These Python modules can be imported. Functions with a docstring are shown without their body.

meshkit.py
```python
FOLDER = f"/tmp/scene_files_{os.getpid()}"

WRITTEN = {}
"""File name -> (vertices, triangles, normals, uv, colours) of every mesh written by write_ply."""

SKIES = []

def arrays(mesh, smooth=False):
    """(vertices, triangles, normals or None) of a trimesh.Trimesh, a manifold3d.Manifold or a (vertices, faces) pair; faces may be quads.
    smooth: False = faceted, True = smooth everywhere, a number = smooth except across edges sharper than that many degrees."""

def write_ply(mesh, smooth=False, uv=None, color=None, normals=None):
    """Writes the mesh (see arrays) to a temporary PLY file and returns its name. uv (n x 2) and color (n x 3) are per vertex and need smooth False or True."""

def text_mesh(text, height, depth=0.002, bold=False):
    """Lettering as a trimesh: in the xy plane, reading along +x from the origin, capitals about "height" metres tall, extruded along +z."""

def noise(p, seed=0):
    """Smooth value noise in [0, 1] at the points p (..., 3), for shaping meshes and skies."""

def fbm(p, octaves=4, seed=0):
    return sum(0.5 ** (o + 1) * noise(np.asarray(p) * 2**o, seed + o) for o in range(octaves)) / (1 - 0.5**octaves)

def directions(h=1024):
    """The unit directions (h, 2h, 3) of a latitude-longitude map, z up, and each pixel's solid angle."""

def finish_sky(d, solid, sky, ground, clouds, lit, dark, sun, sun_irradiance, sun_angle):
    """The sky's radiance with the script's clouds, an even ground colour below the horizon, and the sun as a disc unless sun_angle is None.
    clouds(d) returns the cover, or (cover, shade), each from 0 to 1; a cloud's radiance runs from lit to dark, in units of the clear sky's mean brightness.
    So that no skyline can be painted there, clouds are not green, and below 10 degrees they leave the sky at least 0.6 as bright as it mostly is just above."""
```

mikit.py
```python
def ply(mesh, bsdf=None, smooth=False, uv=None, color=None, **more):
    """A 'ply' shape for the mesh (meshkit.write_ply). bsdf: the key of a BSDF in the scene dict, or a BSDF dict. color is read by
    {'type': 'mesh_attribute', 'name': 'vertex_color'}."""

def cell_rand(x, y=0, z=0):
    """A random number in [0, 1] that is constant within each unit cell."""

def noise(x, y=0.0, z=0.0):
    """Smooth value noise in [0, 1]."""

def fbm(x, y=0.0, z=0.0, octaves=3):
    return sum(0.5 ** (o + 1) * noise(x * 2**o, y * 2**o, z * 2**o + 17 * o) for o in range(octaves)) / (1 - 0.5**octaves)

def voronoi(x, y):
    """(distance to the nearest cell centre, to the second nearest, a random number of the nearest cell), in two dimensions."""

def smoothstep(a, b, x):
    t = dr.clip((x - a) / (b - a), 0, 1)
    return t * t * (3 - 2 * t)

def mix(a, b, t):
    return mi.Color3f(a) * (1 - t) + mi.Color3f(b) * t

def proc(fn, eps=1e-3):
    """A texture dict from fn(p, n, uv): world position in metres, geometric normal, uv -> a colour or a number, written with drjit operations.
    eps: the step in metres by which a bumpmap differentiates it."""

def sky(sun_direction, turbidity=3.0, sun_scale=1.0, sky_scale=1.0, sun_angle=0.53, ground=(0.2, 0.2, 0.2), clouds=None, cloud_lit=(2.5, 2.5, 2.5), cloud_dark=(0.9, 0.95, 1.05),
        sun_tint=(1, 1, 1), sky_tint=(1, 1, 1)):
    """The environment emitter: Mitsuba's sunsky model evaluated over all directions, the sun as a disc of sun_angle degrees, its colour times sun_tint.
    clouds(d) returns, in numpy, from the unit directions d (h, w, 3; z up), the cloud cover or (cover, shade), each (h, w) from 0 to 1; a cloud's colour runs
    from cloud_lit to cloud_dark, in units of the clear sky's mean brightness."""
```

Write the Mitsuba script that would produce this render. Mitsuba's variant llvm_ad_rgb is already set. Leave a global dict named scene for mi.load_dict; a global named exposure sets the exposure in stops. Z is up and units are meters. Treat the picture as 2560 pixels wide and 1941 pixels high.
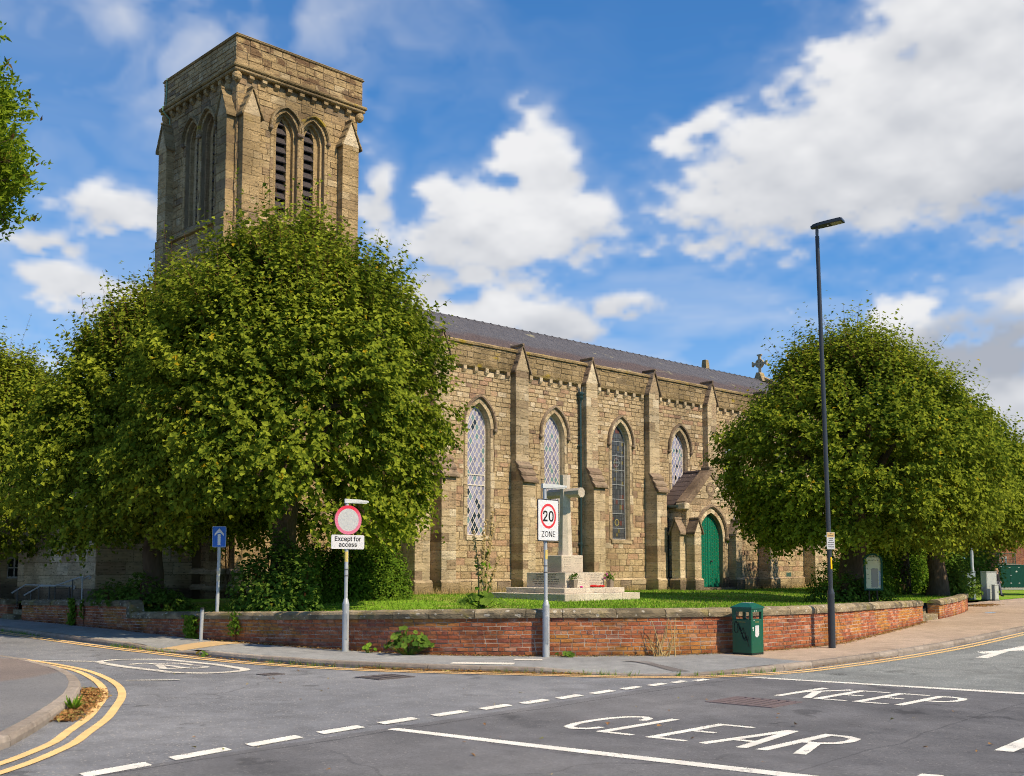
import math, numpy as np, trimesh, shapely, drjit as dr, mitsuba as mi, mikit, meshkit
from shapely.geometry import Polygon, LineString, Point, box as sbox
from shapely import affinity
from scipy.spatial import ConvexHull, Delaunay
from mikit import noise, fbm, voronoi, smoothstep, mix
T = mi.ScalarTransform4f
RNG = np.random.default_rng(7)
V = lambda *a: np.array(a, float)

# ------------------------------------------------------------------ camera, sky, sun, exposure
exposure = 1.95
W_, H_, F_, CX_, CY_, PITCH = 2560., 1941., 2780., 1280., 1180., math.radians(5.0)
scene = {'camera': {'type': 'perspective', 'fov_axis': 'x', 'fov': 2*math.degrees(math.atan(W_/2/F_)), 'near_clip': 0.1, 'far_clip': 3000.0,
    'principal_point_offset_y': (H_/2 - CY_)/H_,
    'to_world': T().look_at(origin=[0, 0, 1.7], target=[0, math.cos(PITCH), 1.7 + math.sin(PITCH)], up=[0, 0, 1])}}
labels = {}
SUN_AZ, SUN_EL = math.radians(50), math.radians(43)
SUN = [math.sin(SUN_AZ)*math.cos(SUN_EL), -math.cos(SUN_AZ)*math.cos(SUN_EL), math.sin(SUN_EL)]

def sky_clouds(d):
    az = np.degrees(np.arctan2(d[..., 0], d[..., 1])); el = np.degrees(np.arcsin(np.clip(d[..., 2], -1, 1)))
    q = np.stack([d[..., 0]*9, d[..., 1]*9, d[..., 2]*13], -1)
    warp = meshkit.fbm(q*.9, 4, 3) - .5; warp2 = meshkit.fbm(q*.9 + 31, 4, 6) - .5; n1 = meshkit.fbm(q*1.7, 6, 1); n2 = meshkit.fbm(q*3.2 + 9, 6, 2); n3 = meshkit.fbm(q*8, 5, 8)
    a2, e2 = az + warp*4.2 + (n2 - .5)*2.2, el + warp2*2.6 + (n3 - .5)*1.0
    dens = np.full_like(az, -1.0); shade = np.zeros_like(az); tot = np.zeros_like(az) + 1e-6
    # the cumulus clouds of the day: azimuth, elevation, half widths, tilt, strength, grey
    for A, E, ra, re, t, s, g in CLOUDS:
        x, y = a2 - A, e2 - E; c, sn = math.cos(math.radians(t)), math.sin(math.radians(t))
        X, Y = (x*c + y*sn)/ra, (-x*sn + y*c)/re; Y = np.where(Y < 0, Y*.85, Y)
        f = s*(1.0 - np.sqrt(X*X + Y*Y)*.50); wt = np.exp(7*np.clip(f, -2, 1)); tot = tot + wt
        shade = shade + wt*g*np.clip(.95 - Y*.6, .1, 1.4); dens = np.maximum(dens, f)
    shade = shade/tot
    # the rest of the sky carries the same broken cloud
    out = np.clip((np.abs(az) - 32)/14, 0, 1)
    wide = ((meshkit.fbm(q*.42 + 4, 4, 5) - .52)*2.6)*out - 1.2*(1 - out)
    shade = np.where(wide > dens, .35, shade); dens = np.maximum(dens, wide)
    x = dens + (n1 - .5)*1.05 + (n2 - .5)*.85 + (n3 - .5)*.45
    cover = np.clip((x - .18)/.44, 0, 1); cover = cover*cover*(3 - 2*cover)
    halo = np.clip((x + .28)/.8, 0, 1)**2*.34                     # the torn, half transparent edges
    st = meshkit.fbm(np.stack([az*.11 + warp*2.2, el*.62 + warp2*1.4, el*0], -1), 6, 11); st2 = meshkit.fbm(np.stack([az*.30 + warp*2.5, el*.35 + warp2*3, el*0 + 5], -1), 6, 15)
    top = np.exp(-((az + 14)/11)**2 - ((el - 26)/5.0)**2); low = np.exp(-((el - 10)/6)**2); leftv = np.exp(-((az + 26)/11)**2)
    v = np.clip((st - .44)*2.6, 0, 1)*(.06 + .42*low) + np.clip((st2 - .38)*2.2, 0, 1)*(.60*top + .22*leftv) + .26*np.exp(-((el - 3)/8)**2) + .06*leftv
    total = np.clip(np.maximum(np.maximum(cover*.98, halo), v), 0, 1)
    sh = np.clip(shade*1.15 + (.5 - n2)*.9 + (.5 - n1)*.5, 0, 1)*np.clip(cover*1.3 - .15, 0, 1) + .10*(1 - cover)
    return total, sh

CLOUDS = [  # az, el, half az, half el, tilt, strength, grey
    (17.5, 19.6, 7.0, 2.3, 6, 1.22, .35), (22.0, 22.6, 6.5, 4.0, 28, 1.28, .3), (12.4, 18.7, 3.0, 1.2, 5, .85, .3), (25.5, 20.2, 5.0, 3.0, 0, 1.2, .55), (9.8, 22.0, 2.6, .5, 25, .62, .2), (14.2, 23.2, 2.6, .6, 35, .66, .2),
    (1.4, 19.8, 1.5, 1.9, 8, 1.1, .1), (-.6, 16.6, 3.3, 2.0, -8, 1.0, .25), (-3.0, 18.4, 1.2, 1.1, 0, 1.0, .1), (3.3, 17.2, 2.0, 1.6, 0, .95, .3), (-3.2, 16.4, 2.3, 1.5, 0, .95, .3), (-4.4, 15.0, 2.6, 1.2, 0, .85, .35),
    (-.9, 12.9, 1.8, .8, 0, 1.0, .15), (1.9, 12.3, 2.4, .9, 0, .9, .5), (5.6, 13.2, 2.4, .6, 0, .7, .4),
    (-7.0, 18.4, 1.0, 1.8, 0, .92, .2), (-6.2, 15.8, 1.6, .9, 0, .75, .3),
    (-19.6, 17.3, 2.6, .9, 4, .86, .3), (-22.6, 15.9, 2.2, .7, 0, .8, .3), (-17.0, 16.8, 1.6, 1.2, 0, .85, .3), (-22.0, 14.0, 2.8, .8, -6, .95, .2), (-18.7, 12.9, 3.0, 1.0, -8, .85, .3),
    (23.2, 10.2, 3.8, 2.3, 0, 1.0, .95), (19.6, 12.5, 1.0, .6, 15, 1.0, .0), (22.5, 7.6, 3.4, 1.3, 0, .9, .35), (26.5, 7.5, 4, 2.2, 0, .9, .5)]
scene['sky'] = mikit.sky(SUN, turbidity=2.6, clouds=sky_clouds, cloud_lit=(2.9, 2.9, 2.92), cloud_dark=(1.40, 1.50, 1.70), sky_tint=(.47, .88, 1.18), sun_tint=(1.0, .995, .96), ground=(.16, .16, .15))

# ------------------------------------------------------------------ materials
def principled(col, rough=.8, spec=.3, **k):
    return {'type': 'twosided', 'b': {'type': 'principled', 'base_color': col, 'roughness': rough, 'specular': spec, **k}}
def bumped(fn, scale, inner, eps=2e-3):
    return {'type': 'twosided', 'b': {'type': 'bumpmap', 'arbitrary': mikit.proc(fn, eps), 'scale': scale, 'n': inner}}
VC = {'type': 'mesh_attribute', 'name': 'vertex_color'}
scene['matt'] = principled(VC, .75, .25)
scene['gloss'] = principled(VC, .32, .5)
scene['metal_grey'] = principled(mikit.proc(lambda p, n, uv: mix((.30, .33, .35), (.50, .53, .55), fbm(p.x*9, p.y*9, p.z*5)*.9 + .15*noise(p.x*60, p.y*60, p.z*30))), .42, .5, metallic=.25)

def sel(c, a, b): return dr.select(c, mi.Color3f(a), mi.Color3f(b))
def stone_col(p, uv, cols, grime, top):
    a, b, pale, pink, dark = cols
    c = mix(a, b, .18 + .64*uv.y)
    c = mix(c, pale, smoothstep(.84, .88, uv.x)*(.25 + .5*uv.y))
    c = mix(c, pink, smoothstep(.16, .12, uv.x)*(.25 + .6*uv.y))
    c = mix(c, dark, smoothstep(.035, .02, uv.x)*.6)
    bed = noise(p.x*2.2 + uv.x*37, p.y*2.2, p.z*22 + uv.y*31)
    g = fbm(p.x*7, p.y*7, p.z*7, 4)
    c = c*(.55 + .40*bed + .52*g)
    so = smoothstep(.50, .78, fbm(p.x*.55 + 3, p.y*.55, p.z*.4, 4))*grime
    pit = smoothstep(.74, .84, noise(p.x*16, p.y*16, p.z*22))*.45
    c = c*(1 - .55*so)*(1 - pit)
    stk = smoothstep(.50, .74, fbm(p.x*2.6 + 5, p.y*2.6, p.z*.20, 4))*grime*.8
    c = c*(1 - .42*stk)
    wet = smoothstep(1.55, 1.0, p.z + .35*noise(p.x*2, p.y*2))*.5
    c = c*(1 - wet)
    gl = smoothstep(.66, .8, fbm(p.x*1.7 + 11, p.y*1.7, p.z*2.6, 4))*top
    return mix(c, (.30, .22, .03), gl*.6)
NAVE = ((.355, .262, .152), (.475, .378, .232), (.60, .51, .375), (.36, .215, .15), (.16, .12, .09))
TOWR = ((.30, .215, .112), (.40, .30, .165), (.43, .35, .225), (.22, .155, .10), (.12, .095, .07))
DRES = ((.34, .265, .165), (.53, .435, .29), (.64, .56, .42), (.31, .215, .14), (.2, .155, .11))
sb = lambda p, n, uv: fbm(p.x*14, p.y*14, p.z*20, 3) + .5*noise(p.x*45, p.y*45, p.z*60)
def stone_mat(cols, grime, top): return bumped(sb, .02, {'type': 'principled', 'base_color': mikit.proc(lambda p, n, uv: stone_col(p, uv, cols, grime, top)), 'roughness': .88, 'specular': .15})
scene['stone_nave'] = stone_mat(NAVE, .55, .08)
scene['stone_tower'] = stone_mat(TOWR, .7, .25)
scene['stone_dressed'] = stone_mat(DRES, .55, .1)
scene['stone_moss'] = stone_mat(((.235, .175, .095), (.31, .235, .13), (.36, .28, .17), (.27, .2, .1), (.1, .08, .06)), .9, 1.5)
scene['stone_brown'] = stone_mat(((.20, .150, .110), (.275, .215, .155), (.32, .26, .195), (.19, .135, .10), (.1, .08, .06)), .8, .2)
scene['mortar'] = principled(mikit.proc(lambda p, n, uv: mix((.17, .13, .085), (.30, .24, .16), fbm(p.x*5, p.y*5, p.z*5))*(1 - .4*smoothstep(1.6, 1., p.z))), .95, .1)
def brick_col(p, n, uv):
    c = mix((.285, .085, .042), (.40, .150, .068), uv.y)
    c = mix(c, (.24, .085, .06), smoothstep(.22, .17, uv.x)*.85)
    c = mix(c, (.50, .28, .20), smoothstep(.96, .98, uv.x)*.6)
    och = smoothstep(.50, .66, fbm(p.x*.75 + 5, p.y*.75, p.z*2.2, 4))
    c = mix(c, (.40, .20, .045), och*(.35 + .5*uv.y))
    g = fbm(p.x*22, p.y*22, p.z*30, 3)
    c = c*(.55 + .85*g)
    st = smoothstep(.55, .75, fbm(p.x*1.6 + 30, p.y*1.6, p.z*.9, 4))
    c = c*(1 - .5*st)
    bl = smoothstep(.70, .82, noise(p.x*5 + 3, p.y*5, p.z*9))*.18
    c = mix(c, (.5, .42, .36), bl)
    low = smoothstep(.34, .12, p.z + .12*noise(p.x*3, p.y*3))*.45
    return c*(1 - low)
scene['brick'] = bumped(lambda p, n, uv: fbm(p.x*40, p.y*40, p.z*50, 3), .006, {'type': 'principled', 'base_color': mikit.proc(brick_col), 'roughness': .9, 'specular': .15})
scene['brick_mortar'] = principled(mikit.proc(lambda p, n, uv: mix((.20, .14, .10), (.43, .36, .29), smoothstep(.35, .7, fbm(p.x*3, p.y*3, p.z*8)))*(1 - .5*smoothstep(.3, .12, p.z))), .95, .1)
def coping_col(p, n, uv):
    c = mix((.175, .145, .095), (.29, .24, .16), uv.y)
    c = c*(.5 + .95*fbm(p.x*9, p.y*9, p.z*12, 4))
    bk = smoothstep(.47, .66, fbm(p.x*2.5, p.y*2.5, p.z*4 + 7, 4))
    c = mix(c, (.085, .075, .055), bk*.75)
    ms = smoothstep(.55, .72, fbm(p.x*3 + 20, p.y*3, p.z*3, 4))
    c = mix(c, (.20, .17, .05), ms*.55)
    return mix(c, (.5, .48, .42), smoothstep(.79, .84, noise(p.x*14, p.y*14, p.z*14))*.6)
scene['coping'] = bumped(sb, .02, {'type': 'principled', 'base_color': mikit.proc(coping_col), 'roughness': .92, 'specular': .12})

def asphalt(a, b, chip, sp):
    def fn(p, n, uv):
        c = mix(a, b, fbm(p.x*.5, p.y*.5, 0, 4)*1.3 - .15)
        c = c*(.80 + .40*fbm(p.x*4, p.y*4, 3, 3))
        f = cellrand(p, 70)
        c = c*(.80 + .40*f)
        c = mix(c, chip, smoothstep(1 - sp, 1 - sp*.5, mikit.cell_rand(p.x*48, p.y*48, 5))*.6)
        tr = smoothstep(.5, .8, fbm(p.x*.9 + p.y*.5 + 4, p.y*.25 - p.x*.3, 2, 4))
        c = c*(.90 + .20*fbm(p.x*1.6, p.y*1.6, 4, 4))
        q = p.x*.645 + p.y*.764; r = p.x*.764 - p.y*.645          # along and across the main road
        wobble = .10*(fbm(q*1.1, 0, 3, 3) - .5)
        seam = smoothstep(.028, .008, dr.abs(r + 8.62 + wobble)) + .6*smoothstep(.022, .006, dr.abs(r + 4.3 + wobble*2))
        d1, d2, _ = voronoi(p.x*.33 + .5*fbm(p.x*.8, p.y*.8), p.y*.33 + .5*fbm(p.x*.8 + 9, p.y*.8))
        crack = smoothstep(.020, .004, d2 - d1)*smoothstep(.5, .7, fbm(p.x*.21 + 7, p.y*.21, 1, 2))
        spot = smoothstep(.80, .9, noise(p.x*1.7 + 3, p.y*1.7))*smoothstep(.4, .6, noise(p.x*9, p.y*9))
        return c*(1 - .20*tr)*(1 - .42*dr.minimum(seam, 1))*(1 - .22*crack)*(1 - .34*spot)*(1 + .07*smoothstep(.30, .0, dr.abs(dr.abs(r + 6.6) - .85)))
    return fn
def cellrand(p, k): return mikit.cell_rand(p.x*k, p.y*k, 1)*.5 + noise(p.x*k*.6, p.y*k*.6)*.5
rb = lambda p, n, uv: noise(p.x*75, p.y*75) + .6*noise(p.x*160, p.y*160)
def road_mat(*a): return bumped(rb, .006, {'type': 'principled', 'base_color': mikit.proc(asphalt(*a)), 'roughness': .8, 'specular': .3})
scene['asphalt_side'] = road_mat((.138, .146, .164), (.192, .200, .218), (.33, .31, .28), .05)
scene['asphalt_box'] = road_mat((.104, .107, .118), (.152, .154, .164), (.22, .21, .2), .02)
scene['asphalt_chip'] = road_mat((.152, .167, .17), (.21, .224, .222), (.36, .36, .34), .09)
def pave_fn(p, n, uv):
    g = mix((.175, .182, .19), (.25, .256, .255), fbm(p.x*.7, p.y*.7, 0, 4))
    b = mix((.28, .215, .165), (.40, .32, .25), fbm(p.x*.8, p.y*.8, 1, 4))
    sd = (p.x - 4.25)*.62 + (p.y - 20.6)*.42 + .22*(p.y - 20.6)*smoothstep(0, -2.5, p.y - 20.6)
    c = mix(g, b, smoothstep(-.06, .06, sd))
    return c*(.8 + .4*fbm(p.x*5, p.y*5, 2, 3))*(.88 + .24*cellrand(p, 60))
scene['pavement'] = bumped(rb, .004, {'type': 'principled', 'base_color': mikit.proc(pave_fn), 'roughness': .85, 'specular': .2})
scene['kerb'] = bumped(rb, .006, {'type': 'principled', 'base_color': mikit.proc(lambda p, n, uv: mix((.20, .17, .145), (.33, .29, .25), uv.y*.7 + .3*fbm(p.x*6, p.y*6, p.z*6))*(.65 + .6*fbm(p.x*11, p.y*11, p.z*14, 3))), 'roughness': .85, 'specular': .2})
def paint(col, wear, under):
    def fn(p, n, uv):
        w = smoothstep(wear, wear + .13, fbm(p.x*5, p.y*5, 0, 4)*.7 + .3*noise(p.x*60, p.y*60))
        return mix(mi.Color3f(col)*(.76 + .34*fbm(p.x*6, p.y*6, 1, 4)), under, w*.8)
    return principled(mikit.proc(fn), .6, .3)
scene['paint_white'] = paint((.70, .69, .64), .66, (.2, .2, .2))
scene['paint_worn'] = paint((.60, .57, .51), .56, (.13, .13, .14))
scene['paint_yellow'] = paint((.74, .49, .22), .78, (.30, .22, .14))
def slate_fn(p, n, uv):
    c = mix((.072, .056, .056), (.094, .073, .072), .45 + .1*uv.y)
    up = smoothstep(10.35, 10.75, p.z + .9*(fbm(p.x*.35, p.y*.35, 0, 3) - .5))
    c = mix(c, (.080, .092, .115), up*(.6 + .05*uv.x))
    lich = smoothstep(.72, .8, fbm(p.x*1.4, p.y*1.4, p.z*2, 4))
    return mix(c*(.8 + .4*fbm(p.x*3, p.y*3, p.z*3, 3)), (.36, .34, .2), lich*.5)
scene['slate'] = principled(mikit.proc(slate_fn), .68, .22)
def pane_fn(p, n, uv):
    c = mix((.155, .16, .25), (.30, .30, .42), uv.y)  # varied sky reflections painted into the base colour: lilac, then teal and dark panes
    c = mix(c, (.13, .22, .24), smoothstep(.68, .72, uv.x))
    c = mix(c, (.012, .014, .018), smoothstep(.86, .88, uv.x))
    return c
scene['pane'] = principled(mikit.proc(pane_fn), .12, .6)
def stained_fn(p, n, uv):
    c = mix((.045, .052, .060), (.085, .094, .105), uv.y)
    c = mix(c, (.12, .05, .045), smoothstep(.88, .9, uv.x)); c = mix(c, (.14, .12, .05), smoothstep(.95, .96, uv.x))
    return c
scene['stained'] = principled(mikit.proc(stained_fn), .25, .5)
scene['granite'] = principled(mikit.proc(lambda p, n, uv: mix((.46, .405, .335), (.60, .545, .465), uv.y*.5 + .5*fbm(p.x*4, p.y*4, p.z*4))*(.80 + .36*mikit.cell_rand(p.x*70, p.y*70, p.z*70))*(1 - .18*smoothstep(.5, .7, fbm(p.x*1.5, p.y*1.5, p.z*3, 4)))), .75, .3)
def lawn_fn(p, n, uv):
    c = mix((.085, .19, .014), (.17, .27, .026), fbm(p.x*1.3, p.y*1.3, 0, 4))
    return mix(c, (.22, .18, .07), smoothstep(.50, .68, fbm(p.x*.6 + 8, p.y*.6, 3, 4))*.55)*(.75 + .5*noise(p.x*14, p.y*14))
scene['lawn'] = principled(mikit.proc(lawn_fn), .9, .1)
scene['earth'] = principled(mikit.proc(lambda p, n, uv: mix((.07, .085, .03), (.12, .12, .05), fbm(p.x*.2, p.y*.2))), .95, .1)
def leaf_mat(a, b, yel, trans, br=.012):
    def fn(p, n, uv):
        c = mix(a, b, uv.y)
        c = mix(c, yel, smoothstep(1 - br, 1 - br*.5, uv.x))
        return c
    return {'type': 'principledthin', 'base_color': mikit.proc(fn), 'roughness': .42, 'diff_trans': trans, 'spec_trans': 0.0, 'eta': 1.4}
scene['leaf_lime'] = leaf_mat((.055, .108, .013), (.39, .455, .045), (.50, .36, .02), .78, .010)
scene['leaf_bush'] = leaf_mat((.060, .13, .022), (.17, .27, .04), (.2, .16, .02), .7)
scene['leaf_yew'] = leaf_mat((.06, .13, .014), (.16, .26, .025), (.12, .09, .02), .3)
scene['leaf_conifer'] = leaf_mat((.08, .17, .016), (.36, .46, .035), (.24, .12, .05), .9, .20)
scene['grass_blade'] = leaf_mat((.095, .21, .016), (.22, .36, .04), (.34, .28, .11), .5, .10)
scene['dry_stalk'] = principled(mikit.proc(lambda p, n, uv: mix((.30, .21, .09), (.46, .35, .17), uv.y)), .9, .1)
scene['litter'] = principled(mikit.proc(lambda p, n, uv: mix(mix((.20, .10, .04), (.38, .20, .07), uv.y), mix((.42, .30, .12), (.16, .18, .04), uv.y), smoothstep(.72, .75, uv.x))), .9, .1)
scene['bark'] = bumped(lambda p, n, uv: fbm(p.x*18, p.y*18, p.z*4, 3), .05, {'type': 'principled', 'base_color': mikit.proc(lambda p, n, uv: mix((.06, .045, .03), (.15, .115, .08), fbm(p.x*14, p.y*14, p.z*4, 4))), 'roughness': .95, 'specular': .1})
scene['twig'] = principled((lambda: {'type': 'rgb', 'value': [.13, .055, .03]})(), .8, .2)

# ------------------------------------------------------------------ mesh helpers
_g = np.array([[i, j, k] for i in (-1, 1) for j in (-1, 1) for k in (-1, 1)], float)
_cb = []
for c in _g:
    for ax in range(3):
        o = c*.9; o[ax] = c[ax]; _cb.append(o)
_cb = np.array(_cb); _h = ConvexHull(_cb)
_cbf = np.array([t if np.dot(np.cross(_cb[t[1]] - _cb[t[0]], _cb[t[2]] - _cb[t[0]]), _cb[t].mean(0)) > 0 else t[::-1] for t in _h.simplices])
_cbs = np.sign(_cb); _cba = np.abs(_cb) > .95
BOXF = np.array([[0, 1, 3], [0, 3, 2], [4, 6, 7], [4, 7, 5], [0, 4, 5], [0, 5, 1], [2, 3, 7], [2, 7, 6], [0, 2, 6], [0, 6, 4], [1, 5, 7], [1, 7, 3]])

class MB:
    """collects pieces, in local coordinates that xf (a function on (n,3) arrays) sends to the world"""
    def __init__(s, xf=None, flip=False): s.v, s.f, s.uv, s.n, s.xf, s.flip = [], [], [], 0, xf, flip
    def add(s, v, f, uv=None, xf=None):
        v = np.asarray(v, float); f = np.asarray(f, int)
        if xf is not None: v = xf(v)
        if s.xf is not None: v = s.xf(v)
        if s.flip: f = f[:, ::-1]
        s.v.append(v); s.f.append(f + s.n); s.n += len(v)
        if uv is None: uv = RNG.random(2)
        uv = np.asarray(uv, float); s.uv.append(np.tile(uv, (len(v), 1)) if uv.ndim == 1 else uv)
        return s
    def box(s, x0, x1, y0, y1, z0, z1, ch=0, uv=None, xf=None):
        c, h = V(x0 + x1, y0 + y1, z0 + z1)/2, V(x1 - x0, y1 - y0, z1 - z0)/2
        if ch <= 0: return s.add(c + _g*h, BOXF, uv, xf)
        ch = min(ch, .45*h.min()*2)
        return s.add(c + _cbs*np.where(_cba, h, h - ch), _cbf, uv, xf)
    def stone(s, x0, x1, z0, z1, y0, y1, ins, uv=None, jit=0.0, xf=None):
        """a block whose face at y1 is dressed back by ins along its edges"""
        j = RNG.uniform(-jit, jit, (4, 3)) if jit else 0
        b = V([x0, y0, z0], [x1, y0, z0], [x1, y0, z1], [x0, y0, z1]); t = V([x0 + ins, y1, z0 + ins], [x1 - ins, y1, z0 + ins], [x1 - ins, y1, z1 - ins], [x0 + ins, y1, z1 - ins]) + j
        f = [[4, 6, 5], [4, 7, 6]]
        for k in range(4):
            m = (k + 1) % 4; f += [[k, m + 4, m], [k, k + 4, m + 4]]
        return s.add(np.vstack([b, t]), f, uv, xf)
    def prism(s, poly, a0, a1, plane='xz', uv=None, xf=None):
        """a flat polygon (shapely, holes allowed) with thickness; plane xz: depth along y; xy: along z; yz: along x"""
        for g in getattr(poly, 'geoms', [poly]):
            if g.is_empty or g.area < 1e-7 or g.geom_type != 'Polygon': continue
            m = trimesh.creation.extrude_polygon(g, abs(a1 - a0), engine='earcut'); v = np.array(m.vertices); v[:, 2] += min(a0, a1)
            f = np.array(m.faces)
            if plane == 'xz': v = v[:, [0, 2, 1]]; f = f[:, ::-1]
            elif plane == 'yz': v = v[:, [2, 0, 1]]
            s.add(v, f, uv if uv is not None else RNG.random(2), xf)
        return s
    def tube(s, pts, r, n=10, caps=True, uv=None, xf=None):
        P = np.asarray(pts, float); r = np.broadcast_to(np.asarray(r, float), (len(P),))
        t = np.gradient(P, axis=0); t /= np.linalg.norm(t, axis=1, keepdims=True) + 1e-12
        ref = V(0, 0, 1) if abs(t[0, 2]) < .9 else V(1, 0, 0); a = np.cross(t[0], ref); a /= np.linalg.norm(a)
        th = np.arange(n)*2*math.pi/n; out = []
        for k in range(len(P)):
            a = a - t[k]*np.dot(a, t[k]); a /= np.linalg.norm(a) + 1e-12; b = np.cross(t[k], a)
            out.append(P[k] + r[k]*(np.cos(th)[:, None]*a + np.sin(th)[:, None]*b))
        f = []
        for k in range(len(P) - 1):
            for i in range(n):
                j = (i + 1) % n; A, B, C, D = k*n + i, k*n + j, k*n + n + j, k*n + n + i; f += [[A, B, C], [A, C, D]]
        v = np.vstack(out)
        if caps:
            v = np.vstack([v, P[0], P[-1]]); m = len(v)
            for i in range(n): f += [[m - 2, (i + 1) % n, i], [m - 1, (len(P) - 1)*n + i, (len(P) - 1)*n + (i + 1) % n]]
        return s.add(v, f, uv, xf)
    def lathe(s, prof, n=20, c=(0, 0, 0), uv=None):
        P = [(c[0], c[1], c[2] + z) for r, z in prof]; th = np.arange(n)*2*math.pi/n; v = []; f = []
        for (r, z) in prof: v += [[c[0] + r*math.cos(q), c[1] + r*math.sin(q), c[2] + z] for q in th]
        for k in range(len(prof) - 1):
            for i in range(n):
                j = (i + 1) % n; f += [[k*n + i, k*n + j, k*n + n + j], [k*n + i, k*n + n + j, k*n + n + i]]
        return s.add(v, f, uv)
    def ball(s, c, r, sub=1, uv=None, scale=(1, 1, 1)):
        m = trimesh.creation.icosphere(sub, 1.0); return s.add(np.array(m.vertices)*r*np.array(scale) + np.array(c), np.array(m.faces), uv)
    def mesh(s): return np.vstack(s.v), np.vstack(s.f), np.vstack(s.uv)

def uniq(key):
    if key not in scene and key not in USED: USED.add(key); return key
    n = COUNT.get(key, 0)
    while True:
        n += 1; k = '%s_%03d' % (key, n)
        if k not in scene and k not in USED: COUNT[key] = n; USED.add(k); return k
USED, COUNT = set(), {}

def put(key, mb, mat=None, color=None, smooth=False, parent=None, kind=None, label=None, cat=None, group=None, own=False):
    """one entry of the scene; a key that is taken gets the next number"""
    key = uniq((parent + '__' if parent else '') + key) if not own else key
    v, f, uv = mb.mesh() if isinstance(mb, MB) else mb
    if smooth is not False and smooth is not True:
        q = trimesh.graph.smooth_shade(trimesh.Trimesh(v, f, process=False), angle=math.radians(smooth), facet_minarea=None); v, f = np.array(q.vertices), np.array(q.faces); uv = np.full((len(v), 2), .5); smooth = True
    if color is not None: scene[key] = mikit.ply((v, f), mat or 'matt', smooth=smooth, color=np.tile(np.asarray(color, float), (len(v), 1)) if np.ndim(color) == 1 else color)
    else: scene[key] = mikit.ply((v, f), mat, smooth=smooth, uv=uv)
    tag(key, label, cat, group, kind)
    return key
def tag(key, label=None, cat=None, group=None, kind=None):
    d = {k: x for k, x in dict(label=label, category=cat, group=group, kind=kind).items() if x}
    if d: labels[key] = {**labels.get(key, {}), **d}
    return key
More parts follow.
